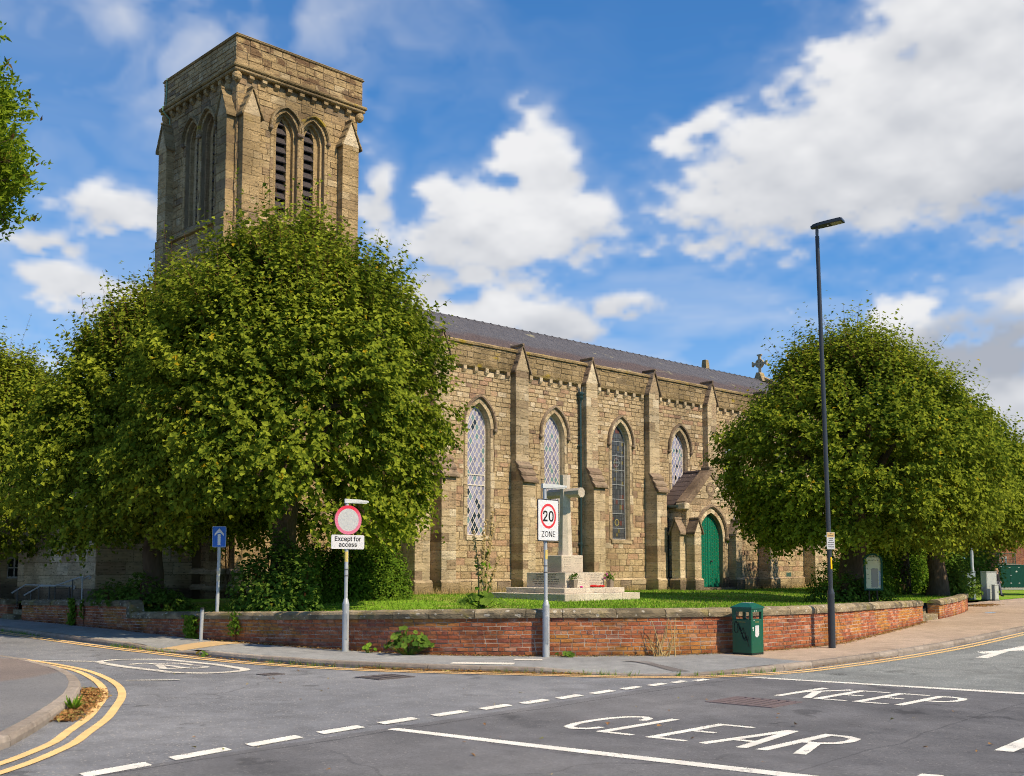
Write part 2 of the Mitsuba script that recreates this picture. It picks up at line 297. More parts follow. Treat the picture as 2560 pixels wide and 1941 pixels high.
def thing(name, label, cat, group=None):
    k = uniq(name); return tag(k, label, cat, group)
def frame(o, x, y=None, z=(0, 0, 1)):
    """local (x, y, z) to the world: origin o, x axis along the ground direction x, z up, y = z cross x"""
    o = np.asarray(o, float); x = np.append(np.asarray(x, float)[:2], 0); x /= np.linalg.norm(x); yy = np.array([-x[1], x[0], 0])
    A = np.stack([x, yy, np.array([0, 0, 1.])]); return lambda v: o + np.asarray(v, float) @ A
def text(mb, s, h, cx, z, y, bold=False, depth=.002, uv=None, center=True, xf=None, squeeze=1.0):
    """lettering on the xz plane at y, facing -y, centred on cx with its baseline at z"""
    m = meshkit.text_mesh(s, h, depth, bold); v = np.array(m.vertices); v[:, 0] *= squeeze
    w = v[:, 0].max() + v[:, 0].min(); x = v[:, 0] - (w/2 if center else 0) + cx
    mb.add(np.stack([x, y - v[:, 2], v[:, 1] + z], 1), np.array(m.faces), uv if uv is not None else (.5, .5), xf)
def rrect(w, h, r, cx=0, cz=0): return sbox(cx - w/2 + r, cz - h/2 + r, cx + w/2 - r, cz + h/2 - r).buffer(r, quad_segs=5)
def arch(cx, h, z0, zs, za, n=10):
    """pointed-arch opening: half width h, base z0, springing zs, apex za"""
    r = za - zs; R = (h*h + r*r)/(2*h); th = np.linspace(0, math.asin(min(1, r/R)), n)
    right = [(cx + h - R + R*math.cos(t), zs + R*math.sin(t)) for t in th]
    return Polygon([(cx - h, z0), (cx + h, z0)] + right + [(2*cx - x, z) for x, z in right[::-1][1:]])
def arch_line(cx, h, zs, za, n=12):
    r = za - zs; R = (h*h + r*r)/(2*h); th = np.linspace(0, math.asin(min(1, r/R)), n)
    right = [(cx + h - R + R*math.cos(t), zs + R*math.sin(t)) for t in th]
    return right, [(2*cx - x, z) for x, z in right]
def spline(pts, step):
    """points every step metres along a smooth line through pts"""
    P = np.asarray(pts, float); d = np.r_[0, np.cumsum(np.linalg.norm(np.diff(P[:, :2], axis=0), axis=1))]
    from scipy.interpolate import PchipInterpolator
    n = max(2, int(round(d[-1]/step))); return PchipInterpolator(d, P)(np.linspace(0, d[-1], n + 1))
def strip(mb, P, w, z=0, off=0.0, uv=None):
    """a flat band of width w along the ground line P, shifted off to its left"""
    P = np.asarray(P, float)[:, :2]; t = np.gradient(P, axis=0); t /= np.linalg.norm(t, axis=1, keepdims=True); nrm = np.stack([-t[:, 1], t[:, 0]], 1)
    a, b = P + nrm*(off + w/2), P + nrm*(off - w/2); n = len(P); v = np.vstack([np.c_[a, np.full(n, z)], np.c_[b, np.full(n, z)]])
    f = []
    for k in range(n - 1): f += [[k, n + k, n + k + 1], [k, n + k + 1, k + 1]]
    return mb.add(v, f, uv)
def sheet(poly, zfun, step=None, extra=None):
    """triangulated ground sheet over a shapely polygon, height zfun(x, y)"""
    pts = []
    for ring in [poly.exterior, *poly.interiors]:
        L = LineString(ring.coords); m = max(4, int(L.length/(step or 1.0))); pts += [L.interpolate(i/m, True).coords[0] for i in range(m)] + list(ring.coords[:-1])
    if step:
        x0, y0, x1, y1 = poly.bounds; gx, gy = np.meshgrid(np.arange(x0, x1, step), np.arange(y0, y1, step)); q = np.c_[gx.ravel(), gy.ravel()]
        pts += q[shapely.contains_xy(poly.buffer(-step*.3), q[:, 0], q[:, 1])].tolist()
    P = np.unique(np.round(np.array(pts), 4), axis=0); t = Delaunay(P).simplices
    c = P[t].mean(1); t = t[shapely.contains_xy(poly, c[:, 0], c[:, 1])]
    a = np.cross(P[t[:, 1]] - P[t[:, 0]], P[t[:, 2]] - P[t[:, 0]]); t = t[np.abs(a) > 1e-8]; a = a[np.abs(a) > 1e-8]; t[a < 0] = t[a < 0][:, ::-1]
    return np.c_[P, zfun(P[:, 0], P[:, 1])], t, P*.1

# ------------------------------------------------------------------ the ground, the roads, their kerbs and painted markings
WALL = V([-9.9, 28.9, .60], [-7.35, 25.85, .72], [-5.2, 23.7, .80], [-3.2, 21.98, .885], [-2.0, 21.15, .93], [-.7, 20.66, .96], [.88, 20.52, .977], [2.35, 20.66, .975], [3.51, 21.03, .97], [4.34, 21.48, .965], [5.27, 22.15, .96], [6.46, 23.3, .955], [8.61, 26.84, .90], [10.6, 30.4, .83], [12.4, 33.8, .765])
KERB = V([-24, 43.0, .10], [-17, 34.6, .10], [-14.1, 31.0, .11], [-8.95, 25.0, .11], [-8.0, 23.95, .10], [-7.55, 23.5, .03], [-6.75, 22.7, .03], [-6.3, 22.2, .105], [-4.6, 20.6, .11], [-2.4, 19.25, .11], [-.8, 18.7, .10], [.39, 18.42, .09], [1.1, 18.2, .045], [1.5, 18.1, .02], [2.15, 17.98, .02], [2.9, 18.02, .025], [3.45, 18.22, .05], [4.4, 18.75, .10], [5.6, 19.9, .105], [7.28, 21.75, .105], [9.33, 24.3, .105], [14.1, 30.9, .11], [22, 41.2, .11], [34, 57, .11], [47, 74, .11])
WL, KL = spline(WALL, .25), spline(KERB, .25)
ISLE = V([-24, 35.0, .11], [-16, 27.9, .11], [-11.5, 23.0, .11], [-9.6, 21.0, .11], [-8.35, 19.65, .11], [-7.4, 18.35, .11], [-6.75, 17.3, .11], [-6.2, 16.16, .11], [-5.84, 15.2, .11], [-5.54, 14.25, .11], [-5.27, 13.1, .11], [-4.98, 11.75, .11], [-4.80, 10.5, .11], [-5.0, 8.6, .11], [-5.9, 6.2, .11], [-7.6, 3.6, .11], [-14, -4, .11])
IL = spline(ISLE, .25)

gm = MB(); gm.box(-1500, 1500, -800, 1800, -1.2, -.06); put('ground', gm, 'earth', kind='structure')
v, f, uv = sheet(sbox(-45, -25, 75, 110), lambda x, y: 0*x, 8.0); put('road', (v, f, uv), 'asphalt_side', kind='structure')
box_poly = Polygon([(-10.4, 1.2), (-3.75, 9.15), (3.0, 17.33), (3.55, 17.78), (7.05, 15.58), (13.5, 10.9), (6, -6), (-6, -8)])
m = MB()
put('resurfaced_road', sheet(box_poly, lambda x, y: 0*x + .004, 2.0), 'asphalt_box', kind='structure')
chip_poly = Polygon([(3.6, 17.76), (7.06, 15.6), (13.52, 10.95), (30, 0), (70, 50), (70, 90), (46.6, 73.6), (34, 56.9), (22, 41.05), (14.15, 30.8), (9.4, 24.2), (7.35, 21.65), (5.7, 19.8), (4.5, 18.6)])
put('chipped_road', sheet(chip_poly, lambda x, y: 0*x + .004, 4.0), 'asphalt_chip', kind='structure')

def offset(P, d):
    t = np.gradient(P[:, :2], axis=0); t /= np.linalg.norm(t, axis=1, keepdims=True); Q = P.copy(); Q[:, :2] += np.stack([-t[:, 1], t[:, 0]], 1)*d; return Q
def at(P, s):
    d = np.r_[0, np.cumsum(np.linalg.norm(np.diff(P[:, :2], axis=0), axis=1))]; return np.array([np.interp(s, d, P[:, k]) for k in range(P.shape[1])])
def length(P): return np.linalg.norm(np.diff(P[:, :2], axis=0), axis=1).sum()
def kerb_run(name, P, width, stone, side, lo, hi):
    """kerb stones one by one along P: top edge on P, the stone to its left (side 1) or right (-1)"""
    L = length(P); s = 0.0; rest = MB()
    par = thing(name, None, None); labels[par] = {'kind': 'structure'}
    while s < L - .3:
        w = stone*RNG.uniform(.97, 1.03); a, b = at(P, s + .006), at(P, min(s + w - .006, L)); s += w
        t = (b - a)[:2]; l = np.linalg.norm(t); t /= l; nrm = np.array([-t[1], t[0]])*side
        dz = RNG.normal(0, .003)
        def prof(z): return np.array([(0, -.08), (-.012, z*.55), (.004, z - .012), (.018, z), (width, z + .002), (width, -.08)])
        A, B = prof(a[2] + dz), prof(b[2] + dz)
        va = np.c_[a[0] + nrm[0]*A[:, 0], a[1] + nrm[1]*A[:, 0], A[:, 1]]; vb = np.c_[b[0] + nrm[0]*B[:, 0], b[1] + nrm[1]*B[:, 0], B[:, 1]]
        n = 6; fs = [[i, (i + 1) % n, n + (i + 1) % n] for i in range(n)] + [[i, n + (i + 1) % n, n + i] for i in range(n)] + [[0, i + 1, i] for i in range(1, n - 1)] + [[n, n + i, n + i + 1] for i in range(1, n - 1)]
        c = (a + b)/2
        fs = np.array(fs)
        if side < 0: fs = fs[:, ::-1]
        if lo < c[0] < hi and c[1] < 48: mb = MB(); mb.add(np.vstack([va, vb]), fs); put('stone', mb, 'kerb', parent=par)
        else: rest.add(np.vstack([va, vb]), fs)
    if rest.n: put('far_kerbing', rest, 'kerb', parent=par, kind='stuff')
kerb_run('kerb', KL, .13, .9, 1, -16.5, 18); kerb_run('kerb', IL, .15, .9, -1, -11, -4)

# raised pavement between the kerb and the churchyard wall; its height follows the kerb
kb = offset(KL, .125)
KD = np.c_[kb[:, :2], KL[:, 2]]
def pave_z(x, y):
    d2 = (x[:, None] - KD[None, :, 0])**2 + (y[:, None] - KD[None, :, 1])**2; i = d2.argmin(1); d = np.sqrt(d2[np.arange(len(x)), i]); k = np.clip(d/1.1, 0, 1)
    return KD[i, 2]*(1 - k) + .112*k
WALL2 = V([13.66, 35.8, .72], [15.6, 39.2, .735], [17.4, 42.8, .765], [18.8, 46.2, .79], [19.3, 47.4, .80]); W2 = spline(WALL2, .25)
WALLH = V([-15.3, 34.95, .745], [-12.6, 31.95, .83], [-9.9, 28.9, .90]); WH = spline(WALLH, .25)
WALLF = V([-25.5, 46.9, .70], [-16.35, 36.25, .72]); WF = spline(WALLF, .25)
inner = [tuple(p) for p in offset(WF, .1)[:, :2]] + [tuple(p) for p in offset(WH, .1)[:, :2]] + [tuple(p) for p in offset(WL, .1)[:, :2]] + [tuple(p) for p in offset(W2, .1)[:, :2]]
pave = Polygon([tuple(p) for p in kb[:, :2]] + [(51, 80), (32, 62), (22.5, 52)] + inner[::-1]).buffer(0)
put('pavement', sheet(pave, pave_z, .45), 'pavement', kind='structure')
isl = offset(IL, -.145); put('island_pavement', sheet(Polygon([tuple(p) for p in isl[:, :2]] + [(-40, -4), (-40, 35)]).buffer(0), lambda x, y: 0*x + .11, .8), 'pavement_left', kind='structure')
scene['pavement_left'] = principled(mikit.proc(lambda p, n, uv: mix((.10, .105, .115), (.165, .165, .17), fbm(p.x*.7, p.y*.7, 0, 4))*(.8 + .4*cellrand(p, 60))*mix((1, 1, 1), (1.05, .88, .78), smoothstep(2.3, 2.1, dr.sqrt(dr.square(p.x + 9.2) + dr.square((p.y - 17.2)*.7)) + .3*noise(p.x*2, p.y*2)))), .85, .2)

# churchyard lawn
CTRL = [(x + .3*0, y, z - .10) for x, y, z in np.vstack([offset(WL, .45), offset(WH, .45)[:-4], offset(W2, .45), offset(WF, .45)])[::3]]
ang = math.radians(46.1); UU, WW = np.array([math.sin(ang), math.cos(ang)]), np.array([-math.cos(ang), math.sin(ang)])
NW = np.array([-2.35, 36.9]) + .63*WW
def CW(s, d): return NW + s*UU - d*WW
for s_, d_, z_ in [(-2, .8, .88), (2, .8, .88), (6, .8, .87), (10, .8, .86), (14, 2.2, .83), (18, .8, .82), (22, .8, .82), (27, .8, .81), (4, 5, .89), (10, 5, .87), (0, 5, .88), (16, 6, .85), (-6.5, -1, .82), (-9, -4, .78), (-12, 2, .74), (-14, -4, .72), (-5, 4, .86), (30, 3, .78), (34, -4, .74), (-20, -4, .68)]:
    q = CW(s_, d_); CTRL.append((q[0], q[1], z_))
CTRL = np.array(CTRL)
def lawn_z(x, y):
    d2 = (x[:, None] - CTRL[None, :, 0])**2 + (y[:, None] - CTRL[None, :, 1])**2 + .05; w = d2**-1.6
    return (w*CTRL[None, :, 2]).sum(1)/w.sum(1) + .03*(meshkit.fbm(np.c_[x*.5, y*.5, 0*x]) - .5)
lawn_ring = [tuple(p) for p in offset(WF, .12)[:, :2]] + [tuple(p) for p in offset(WH, .12)[:, :2]] + [tuple(p) for p in offset(WL, .12)[:, :2]] + [tuple(p) for p in offset(W2, .12)[:, :2]] + [(22, 53), (36, 84), (-60, 84), (-60, 60)]
lawn_poly = Polygon(lawn_ring).buffer(0)
if lawn_poly.geom_type != 'Polygon': lawn_poly = max(lawn_poly.geoms, key=lambda g: g.area)
put('lawn', sheet(lawn_poly, lawn_z, 1.0), 'lawn', kind='structure')
verge = Polygon([(24, 56), (33, 68), (75, 100), (75, 130), (22, 110), (20, 60)])
put('grass_verge', sheet(verge, lambda x, y: .13 + 0*x, 3.0), 'lawn', kind='structure')
far_pave = Polygon([(19, 49), (22.4, 51.8), (32, 62), (51, 80), (50, 82), (32, 66.5), (23.5, 55.5)])
put('far_path', sheet(far_pave, lambda x, y: .115 + 0*x, 2.0), 'pavement', kind='structure')

def blades(n, region, zf, hmin, hmax, lean=.5, wid=.012):
    """n grass blades over region (x, y) points"""
    x, y = region[:, 0], region[:, 1]; z = zf(x, y); n = len(x); a = RNG.uniform(0, 2*math.pi, n); h = RNG.uniform(hmin, hmax, n); b = RNG.uniform(0, 2*math.pi, n); l = RNG.uniform(0, lean, n)*h
    dx, dy = np.cos(a)*wid, np.sin(a)*wid
    v = np.stack([np.c_[x - dx, y - dy, z - .01], np.c_[x + dx, y + dy, z - .01], np.c_[x + np.cos(b)*l, y + np.sin(b)*l, z + h]], 1).reshape(-1, 3)
    return v, np.arange(3*n).reshape(-1, 3), np.repeat(RNG.random((n, 2)), 3, 0)
def scatter(poly, n):
    x0, y0, x1, y1 = poly.bounds; out = np.zeros((0, 2))
    while len(out) < n:
        q = np.c_[RNG.uniform(x0, x1, n*3), RNG.uniform(y0, y1, n*3)]; out = np.vstack([out, q[shapely.contains_xy(poly, q[:, 0], q[:, 1])]])
    return out[:n]
strip_a = LineString(offset(WL, .7)[:, :2]).buffer(.34)
front_lawn = Polygon([tuple(p) for p in offset(WL, .35)[:, :2]] + [tuple(CW(30, 2)), tuple(CW(28, .7)), tuple(CW(-1, .8)), tuple(CW(-8, 0))])
q = np.vstack([scatter(front_lawn, 52000), scatter(strip_a, 12000), scatter(LineString(offset(WH, 1.2)[:, :2]).buffer(.9), 3000), scatter(LineString(offset(W2, 1.0)[:, :2]).buffer(.8), 4000)])
put('grass', blades(0, q, lawn_z, .03, .075), 'grass_blade', kind='stuff', label='short mown green grass standing on the churchyard lawn behind the brick wall', cat='grass', own=True)
base_line = np.array([CW(s, .75) for s in np.linspace(-1.5, 28, 120)]); q = scatter(LineString(base_line).buffer(.35), 5000)
q = q[meshkit.noise(np.c_[q*.9, q[:, 0]*0], 4) > .42]
put('dry_grass', blades(0, q, lawn_z, .10, .30, .9, .008), 'dry_stalk', kind='stuff', label='straw coloured dry grass fringe along the foot of the church wall', cat='dry grass', own=True)

# painted markings, 8 mm above the road
def flat(name, polys, mat, z=.008, label=None, cat='road marking', group=None, parent=None):
    mb = MB()
    for P in polys:
        for g in getattr(P, 'geoms', [P]):
            if g.area < 1e-5: continue
            vv, ff = trimesh.creation.triangulate_polygon(g, engine='earcut'); mb.add(np.c_[vv, np.full(len(vv), z)], ff[:, ::-1] if np.cross(*(vv[ff[0, 1:]] - vv[ff[0, 0]])) < 0 else ff)
    return put(name, mb, mat, label=label, cat=cat, group=group, parent=parent)
DD = V(.645, .764); DN = V(.764, -.645)
DASHES = [((-3.60, 9.43), (-3.24, 9.99)), ((-3.11, 10.24), (-2.75, 10.81)), ((-2.60, 11.00), (-2.22, 11.58)), ((-2.05, 11.80), (-1.69, 12.30)), ((-1.50, 12.52), (-1.16, 12.97)), ((-.96, 13.17), (-.62, 13.60)), ((-.42, 13.78), (-.09, 14.21)), ((.08, 14.34), (.40, 14.76)), ((.56, 14.88), (.87, 15.30)), ((1.05, 15.45), (1.36, 15.87)), ((1.52, 16.02), (1.80, 16.37)), ((1.97, 16.50), (2.22, 16.82)), ((2.36, 16.90), (2.58, 17.19)), ((2.74, 17.18), (2.96, 17.44))]
NTH = ['first', 'second', 'third', 'fourth', 'fifth', 'sixth', 'seventh', 'eighth', 'ninth', 'tenth', 'eleventh', 'twelfth', 'thirteenth', 'fourteenth']
for i, (a, b) in enumerate(DASHES):
    a, b = np.array(a), np.array(b); w_ = .205 - .004*i; sk = DN*w_ - DD*.05
    flat('junction_dash', [Polygon([a, b, b + sk, a + sk]).buffer(-.012).buffer(.012)], 'paint_white', label='white dash across the side road mouth, %s counted from the lower picture edge' % NTH[i], cat='road marking', group='white dashes across the junction')
flat('white_line', [Polygon([(-1.33, 11.98), (-1.22, 12.08), (.25, 10.97), (2.3, 9.47), (4.4, 7.98), (4.3, 7.82), (2.2, 9.31), (.2, 10.79)])], 'paint_white', label='long white line bounding the clear box on its near side, beside the word CLEAR')
flat('white_line', [Polygon([(3.62, 17.72), (3.84, 17.70), (7.05, 15.51), (10.4, 13.1), (10.3, 12.9), (6.95, 15.29)])], 'paint_white', label='long thin white line beyond the word KEEP at the far edge of the dark asphalt')
# lettering on the road: strokes in letter space (across, along), then laid out
BH, UH = V(.775, -.632), V(.69, .724)
def strokes(lines, w): return shapely.union_all([LineString(l).buffer(w/2, cap_style=c, join_style='mitre' if c == 'flat' else 'round') for l, c in lines])
def curve(*p):
    return spline(np.array(p), .04)[:, :2].tolist()
LET = {'K': [([(.05, 0), (.05, 1.33)], .115), ([(.45, 1.33), (.05, .62)], .10), ([(.19, .84), (.47, 0)], .115)],
 'E': [([(.055, 0), (.055, 1.33)], .115), ([(0, 1.30), (.45, 1.30)], .085), ([(.05, .70), (.36, .70)], .085), ([(0, .035), (.45, .035)], .085)],
 'P': [([(.055, 0), (.055, 1.33)], .115), ([(.05, 1.29), (.24, 1.29), (.38, 1.2), (.42, 1.0), (.38, .8), (.24, .68), (.05, .68)], .10)],
 'C': [([(.46, 1.02), (.42, 1.2), (.30, 1.29), (.16, 1.2), (.07, .95), (.05, .66), (.07, .38), (.16, .12), (.30, .04), (.42, .12), (.46, .3)], .10)],
 'L': [([(.055, 0), (.055, 1.36)], .115), ([(0, .035), (.44, .035)], .085)],
 'A': [([(.04, 0), (.24, 1.36)], .11), ([(.46, 0), (.26, 1.36)], .11), ([(.13, .42), (.38, .42)], .085)],
 'R': [([(.055, 0), (.055, 1.36)], .115), ([(.05, 1.31), (.25, 1.31), (.39, 1.21), (.42, 1.02), (.38, .83), (.25, .72), (.05, .72)], .10), ([(.22, .72), (.44, 0)], .12)]}
def road_word(word, o, pitch, name, label):
    o = np.array(o)
    for i, ch in enumerate(word):
        g = shapely.union_all([LineString(p).buffer(w/2, cap_style='flat', join_style='round') for p, w in LET[ch]])
        a, b = BH, UH; c = o + BH*pitch*i
        flat('road_letter', [affinity.affine_transform(g, [a[0], b[0], a[1], b[1], c[0], c[1]])], 'paint_white', label='white %s painted on the road, %s letter of the word %s' % (ch, ['first', 'second', 'third', 'fourth', 'fifth'][i], word), cat='road lettering', group='letters of the word ' + word)
road_word('KEEP', (3.52, 15.16), .545, 'keep', '')
road_word('CLEAR', (.40, 12.22), .612, 'clear', '')
# the worn 20 roundel of the side road
def worn_curve(pts, w, closed=False):
    P = np.array(pts + [pts[0]] if closed else pts, float); Q = spline(np.c_[P, P[:, 0]*0], .05)[:, :2]; return LineString(Q).buffer(w/2, cap_style='flat')
ring_pts = [(-7.60, 20.62), (-7.35, 21.12), (-6.85, 21.18), (-5.8, 20.50), (-4.85, 19.52), (-4.50, 18.95), (-4.68, 18.58), (-5.05, 18.40), (-5.55, 18.52), (-6.05, 18.95), (-6.9, 19.75)]
flat('speed_roundel', [worn_curve(ring_pts, .17, True), worn_curve([(-6.80, 20.02), (-6.62, 20.28), (-6.38, 20.12), (-6.18, 19.75), (-5.96, 19.22)], .13), worn_curve([(-5.98, 19.16), (-5.66, 19.34)], .13), worn_curve([(-6.36, 20.14), (-6.12, 20.32), (-5.72, 19.98), (-5.30, 19.46), (-5.48, 19.30), (-5.95, 19.70)], .12, True)], 'paint_worn', label='worn white oval with the number 20 painted on the side road', cat='road marking')
flat('worn_line', [Polygon([(-9.0, 21.0), (-7.7, 20.75), (-7.72, 20.64), (-9.0, 20.88)])], 'paint_worn', label='worn thin white line on the side road beside the oval and the kerb')
flat('worn_line', [Polygon([(-5.9, 17.25), (-5.1, 17.32), (-5.1, 17.24), (-5.9, 17.17)])], 'paint_worn', label='short thin white line running off the outer yellow line of the bend')
# the lane arrow and dashes at the right
flat('lane_arrow', [Polygon([(8.88, 21.55), (9.68, 22.69), (9.45, 22.54), (9.53, 23.05), (10.19, 23.46), (11.0, 24.46), (12.8, 26.7), (13.1, 26.5), (11.35, 24.4), (10.69, 23.46), (10.28, 23.24), (9.07, 21.42)]).buffer(0)], 'paint_white', label='white lane arrow on the chipped asphalt near the grey road edge')
flat('lane_dash', [Polygon([(4.52, 10.62), (4.66, 10.52), (5.42, 11.42), (5.28, 11.55)])], 'paint_white', label='single white lane dash on the dark asphalt opposite the word CLEAR', cat='road marking')
flat('lane_dash', [Polygon([(2.70, 8.42), (2.84, 8.32), (3.56, 9.34), (3.40, 9.42)])], 'paint_white', label='white lane dash almost cut off by the lower picture edge', cat='road marking')
# double yellow lines
k1, k2 = offset(KL, -.22), offset(KL, -.38)
for Q, d in ((offset(spline(KERB, .6), -.20), 'inner yellow line along the gutter of the churchyard pavement'), (offset(spline(KERB, .6), -.40), 'outer yellow line along the churchyard pavement')):
    mb = MB(); strip(mb, Q[Q[:, 0] < 30], .09, .010); put('yellow_line', mb, 'paint_yellow', label='pale ' + d, cat='yellow line')
YI = V([-20, 31.9], [-12, 23.5], [-8.6, 20.3], [-7.5, 19.1], [-6.5, 17.45], [-5.85, 16.1], [-5.42, 14.96], [-5.06, 13.7], [-4.85, 12.9], [-4.66, 11.9], [-4.48, 10.9], [-4.46, 10.2], [-4.62, 8.8], [-5.3, 6.8]); YO = V([-20, 32.3], [-12, 23.9], [-8.3, 20.25], [-7.2, 18.95], [-6.24, 17.4], [-5.6, 16.1], [-5.18, 14.96], [-4.84, 13.74], [-4.6, 12.8], [-4.42, 11.81], [-4.26, 10.86], [-4.23, 10.09], [-4.38, 8.7], [-5.05, 6.7])
for Q, d in ((YI, 'inner yellow line curving round the kerb of the island pavement'), (YO, 'outer yellow line curving round the island pavement')):
    mb = MB(); strip(mb, spline(np.c_[Q, Q[:, 0]*0], .2), .105, .009); put('yellow_line', mb, 'paint_yellow', label='pale ' + d, cat='yellow line')
# pavement details: tactile patch, pale slabs, cable strip, covers
def slab(name, pts, z, color, label, cat, mat='matt', th=.006):
    v, f, uv = sheet(Polygon(pts), lambda x, y: pave_z(x, y) + .007, .3); return put(name, (v, f, uv), mat, color=color, label=label, cat=cat)
slab('tactile_paving', [(-7.45, 23.65), (-6.75, 22.95), (-5.7, 24.1), (-6.5, 24.8)], .078, (.42, .30, .16), 'buff tactile paving patch at the dropped kerb below the arrow sign', 'paving')
slab('pale_slab', [(-1.06, 18.98), (.02, 18.88), (.05, 19.14), (-1.0, 19.26)], .112, (.56, .53, .47), 'pale concrete slab lying lengthwise behind the kerb', 'paving slab')
slab('pale_slab', [(.02, 19.62), (.52, 19.58), (.54, 19.84), (.06, 19.88)], .112, (.50, .47, .42), 'smaller pale slab in the pavement below the 20 zone sign', 'paving slab')
slab('patch_strip', [(2.25, 19.05), (2.45, 19.02), (2.9, 18.3), (2.62, 18.3)], .105, (.13, .12, .115), 'dark tarmac strip let into the pavement towards the dropped kerb', 'tarmac patch')
slab('patch_strip', [(1.85, 19.5), (2.3, 19.45), (2.45, 19.05), (2.25, 19.05), (2.1, 19.3)], .109, (.17, .16, .155), 'small grey tarmac patch beside the dark strip on the pavement', 'tarmac patch')
def cover(name, c, w, l, direction, label, slats=7, col=(.10, .085, .09)):
    k = thing(name, label, 'drain cover'); xf = frame((c[0], c[1], 0), direction)
    mb = MB(xf); mb.prism(sbox(-w/2, -l/2, w/2, l/2).difference(sbox(-w/2 + .05, -l/2 + .05, w/2 - .05, l/2 - .05)), -.03, .012, 'xy'); put('frame', mb, 'matt', color=col, parent=k)
    mb = MB(xf); mb.box(-w/2 + .05, w/2 - .05, -l/2 + .05, l/2 - .05, -.05, .0045); put('bed', mb, 'matt', color=(.05, .042, .045), parent=k)
    for i in range(slats):
        x = -w/2 + .05 + (w - .1)*(i + .5)/slats; mb = MB(xf); mb.box(x - (w - .1)/slats*.27, x + (w - .1)/slats*.27, -l/2 + .05, l/2 - .05, -.02, .0125, .003); put('bar', mb, 'matt', color=col, parent=k)
cover('drain_cover', (3.09, 14.42), .95, .80, (.62, -.55), 'square iron drain cover with broad bars between KEEP and CLEAR', 7, (.125, .10, .105))
cover('drain_cover', (-2.0, 17.75), .72, .62, (.7, .7), 'worn iron cover in the side road below the round sign', 3, (.09, .08, .08))
cover('drain_cover', (-3.9, 18.2), .36, .30, (.7, .7), 'small iron cover in the side road left of the worn cover', 2, (.09, .08, .08))

# ------------------------------------------------------------------ the church
def church_xf(v): v = np.asarray(v, float); return np.c_[NW[0] + v[:, 0]*UU[0] - v[:, 1]*WW[0], NW[1] + v[:, 0]*UU[1] - v[:, 1]*WW[1], v[:, 2]]
CH = lambda: MB(church_xf, True)
TL, TD = -6.2, -2.35                                  # the tower's two seen faces
def left_xf(v): v = np.asarray(v, float); return church_xf(np.c_[TL - v[:, 1], v[:, 0], v[:, 2]])
LF = lambda: MB(left_xf, True)
right_xf = lambda v: church_xf(np.c_[np.asarray(v)[:, 0], np.asarray(v)[:, 1] + TD, np.asarray(v)[:, 2]])
RF = lambda: MB(right_xf, True)
CHURCH = thing('church', 'long buff sandstone church with a square tower, buttressed nave and slate roof behind the lawn', 'church')
EYE = V(0, 0, 1.7)

def masonry(x0, x1, z0, z1, hr, wr, holes=None, skip=(), joint=.012):
    """coursed stones over a wall face: (rectangle, polygon or None where an opening cuts it)"""
    out = []; z = z0
    while z < z1 - .04:
        h = RNG.uniform(*(hr(z) if callable(hr) else hr)); h = min(h, z1 - z) if z1 - z - h > .08 else z1 - z
        x = x0 - RNG.uniform(0, .2)
        while x < x1 - .03:
            w = RNG.uniform(*(wr(z) if callable(wr) else wr)); a, b = max(x, x0), min(x + w, x1)
            if x1 - b < .1: b = x1; w = x1 - x
            x += w
            if b - a < .04 or any(a >= p - .02 and b <= q + .02 for p, q in skip): continue
            r = (a + joint*.5, b - joint*.5, z + joint*.5, z + h - joint*.5)
            if holes is not None:
                bx = sbox(r[0], r[2], r[1], r[3])
                if holes.intersects(bx):
                    g = bx.difference(holes)
                    if g.area > .004: out.append((r, g))
                    continue
            if h > .27 and b - a > .3 and RNG.random() < .18:      # now and then two thin stones make up a course
                zz = z + h*RNG.uniform(.4, .6); out.append(((r[0], r[1], r[2], zz - joint*.5), None)); out.append(((r[0], r[1], zz + joint*.5, r[3]), None))
            else: out.append((r, None))
        z += h
    return out
def lay(stones, make, parent, mat, keep, name='stone', rest='stonework', y0=-.03, y1=(0, .022), ins=.010, jit=.003, pink=None):
    """the stones that show largest become parts, the rest one part"""
    A = []
    for r, g in stones:
        c = make().xf(V([(r[0] + r[1])/2, 0, (r[2] + r[3])/2]))[0]; A.append((g.area if g is not None else (r[1] - r[0])*(r[3] - r[2]))/((c - EYE)**2).sum())
    order = np.argsort(A)[::-1]; R = make()
    for rank, i in enumerate(order):
        r, g = stones[i]; mb = make() if rank < keep else R; y = RNG.uniform(*y1); uv = RNG.random(2)
        if pink is not None and RNG.random() < pink(r[2]): uv[0] *= .2
        if g is not None: mb.prism(g, y0, y - .004, 'xz', uv)
        else: mb.stone(r[0], r[1], r[2], r[3], y0, y, ins, uv, jit)
        if rank < keep: put(name, mb, mat, parent=parent)
    if R.n: put(rest, R, mat, parent=parent, kind='stuff')

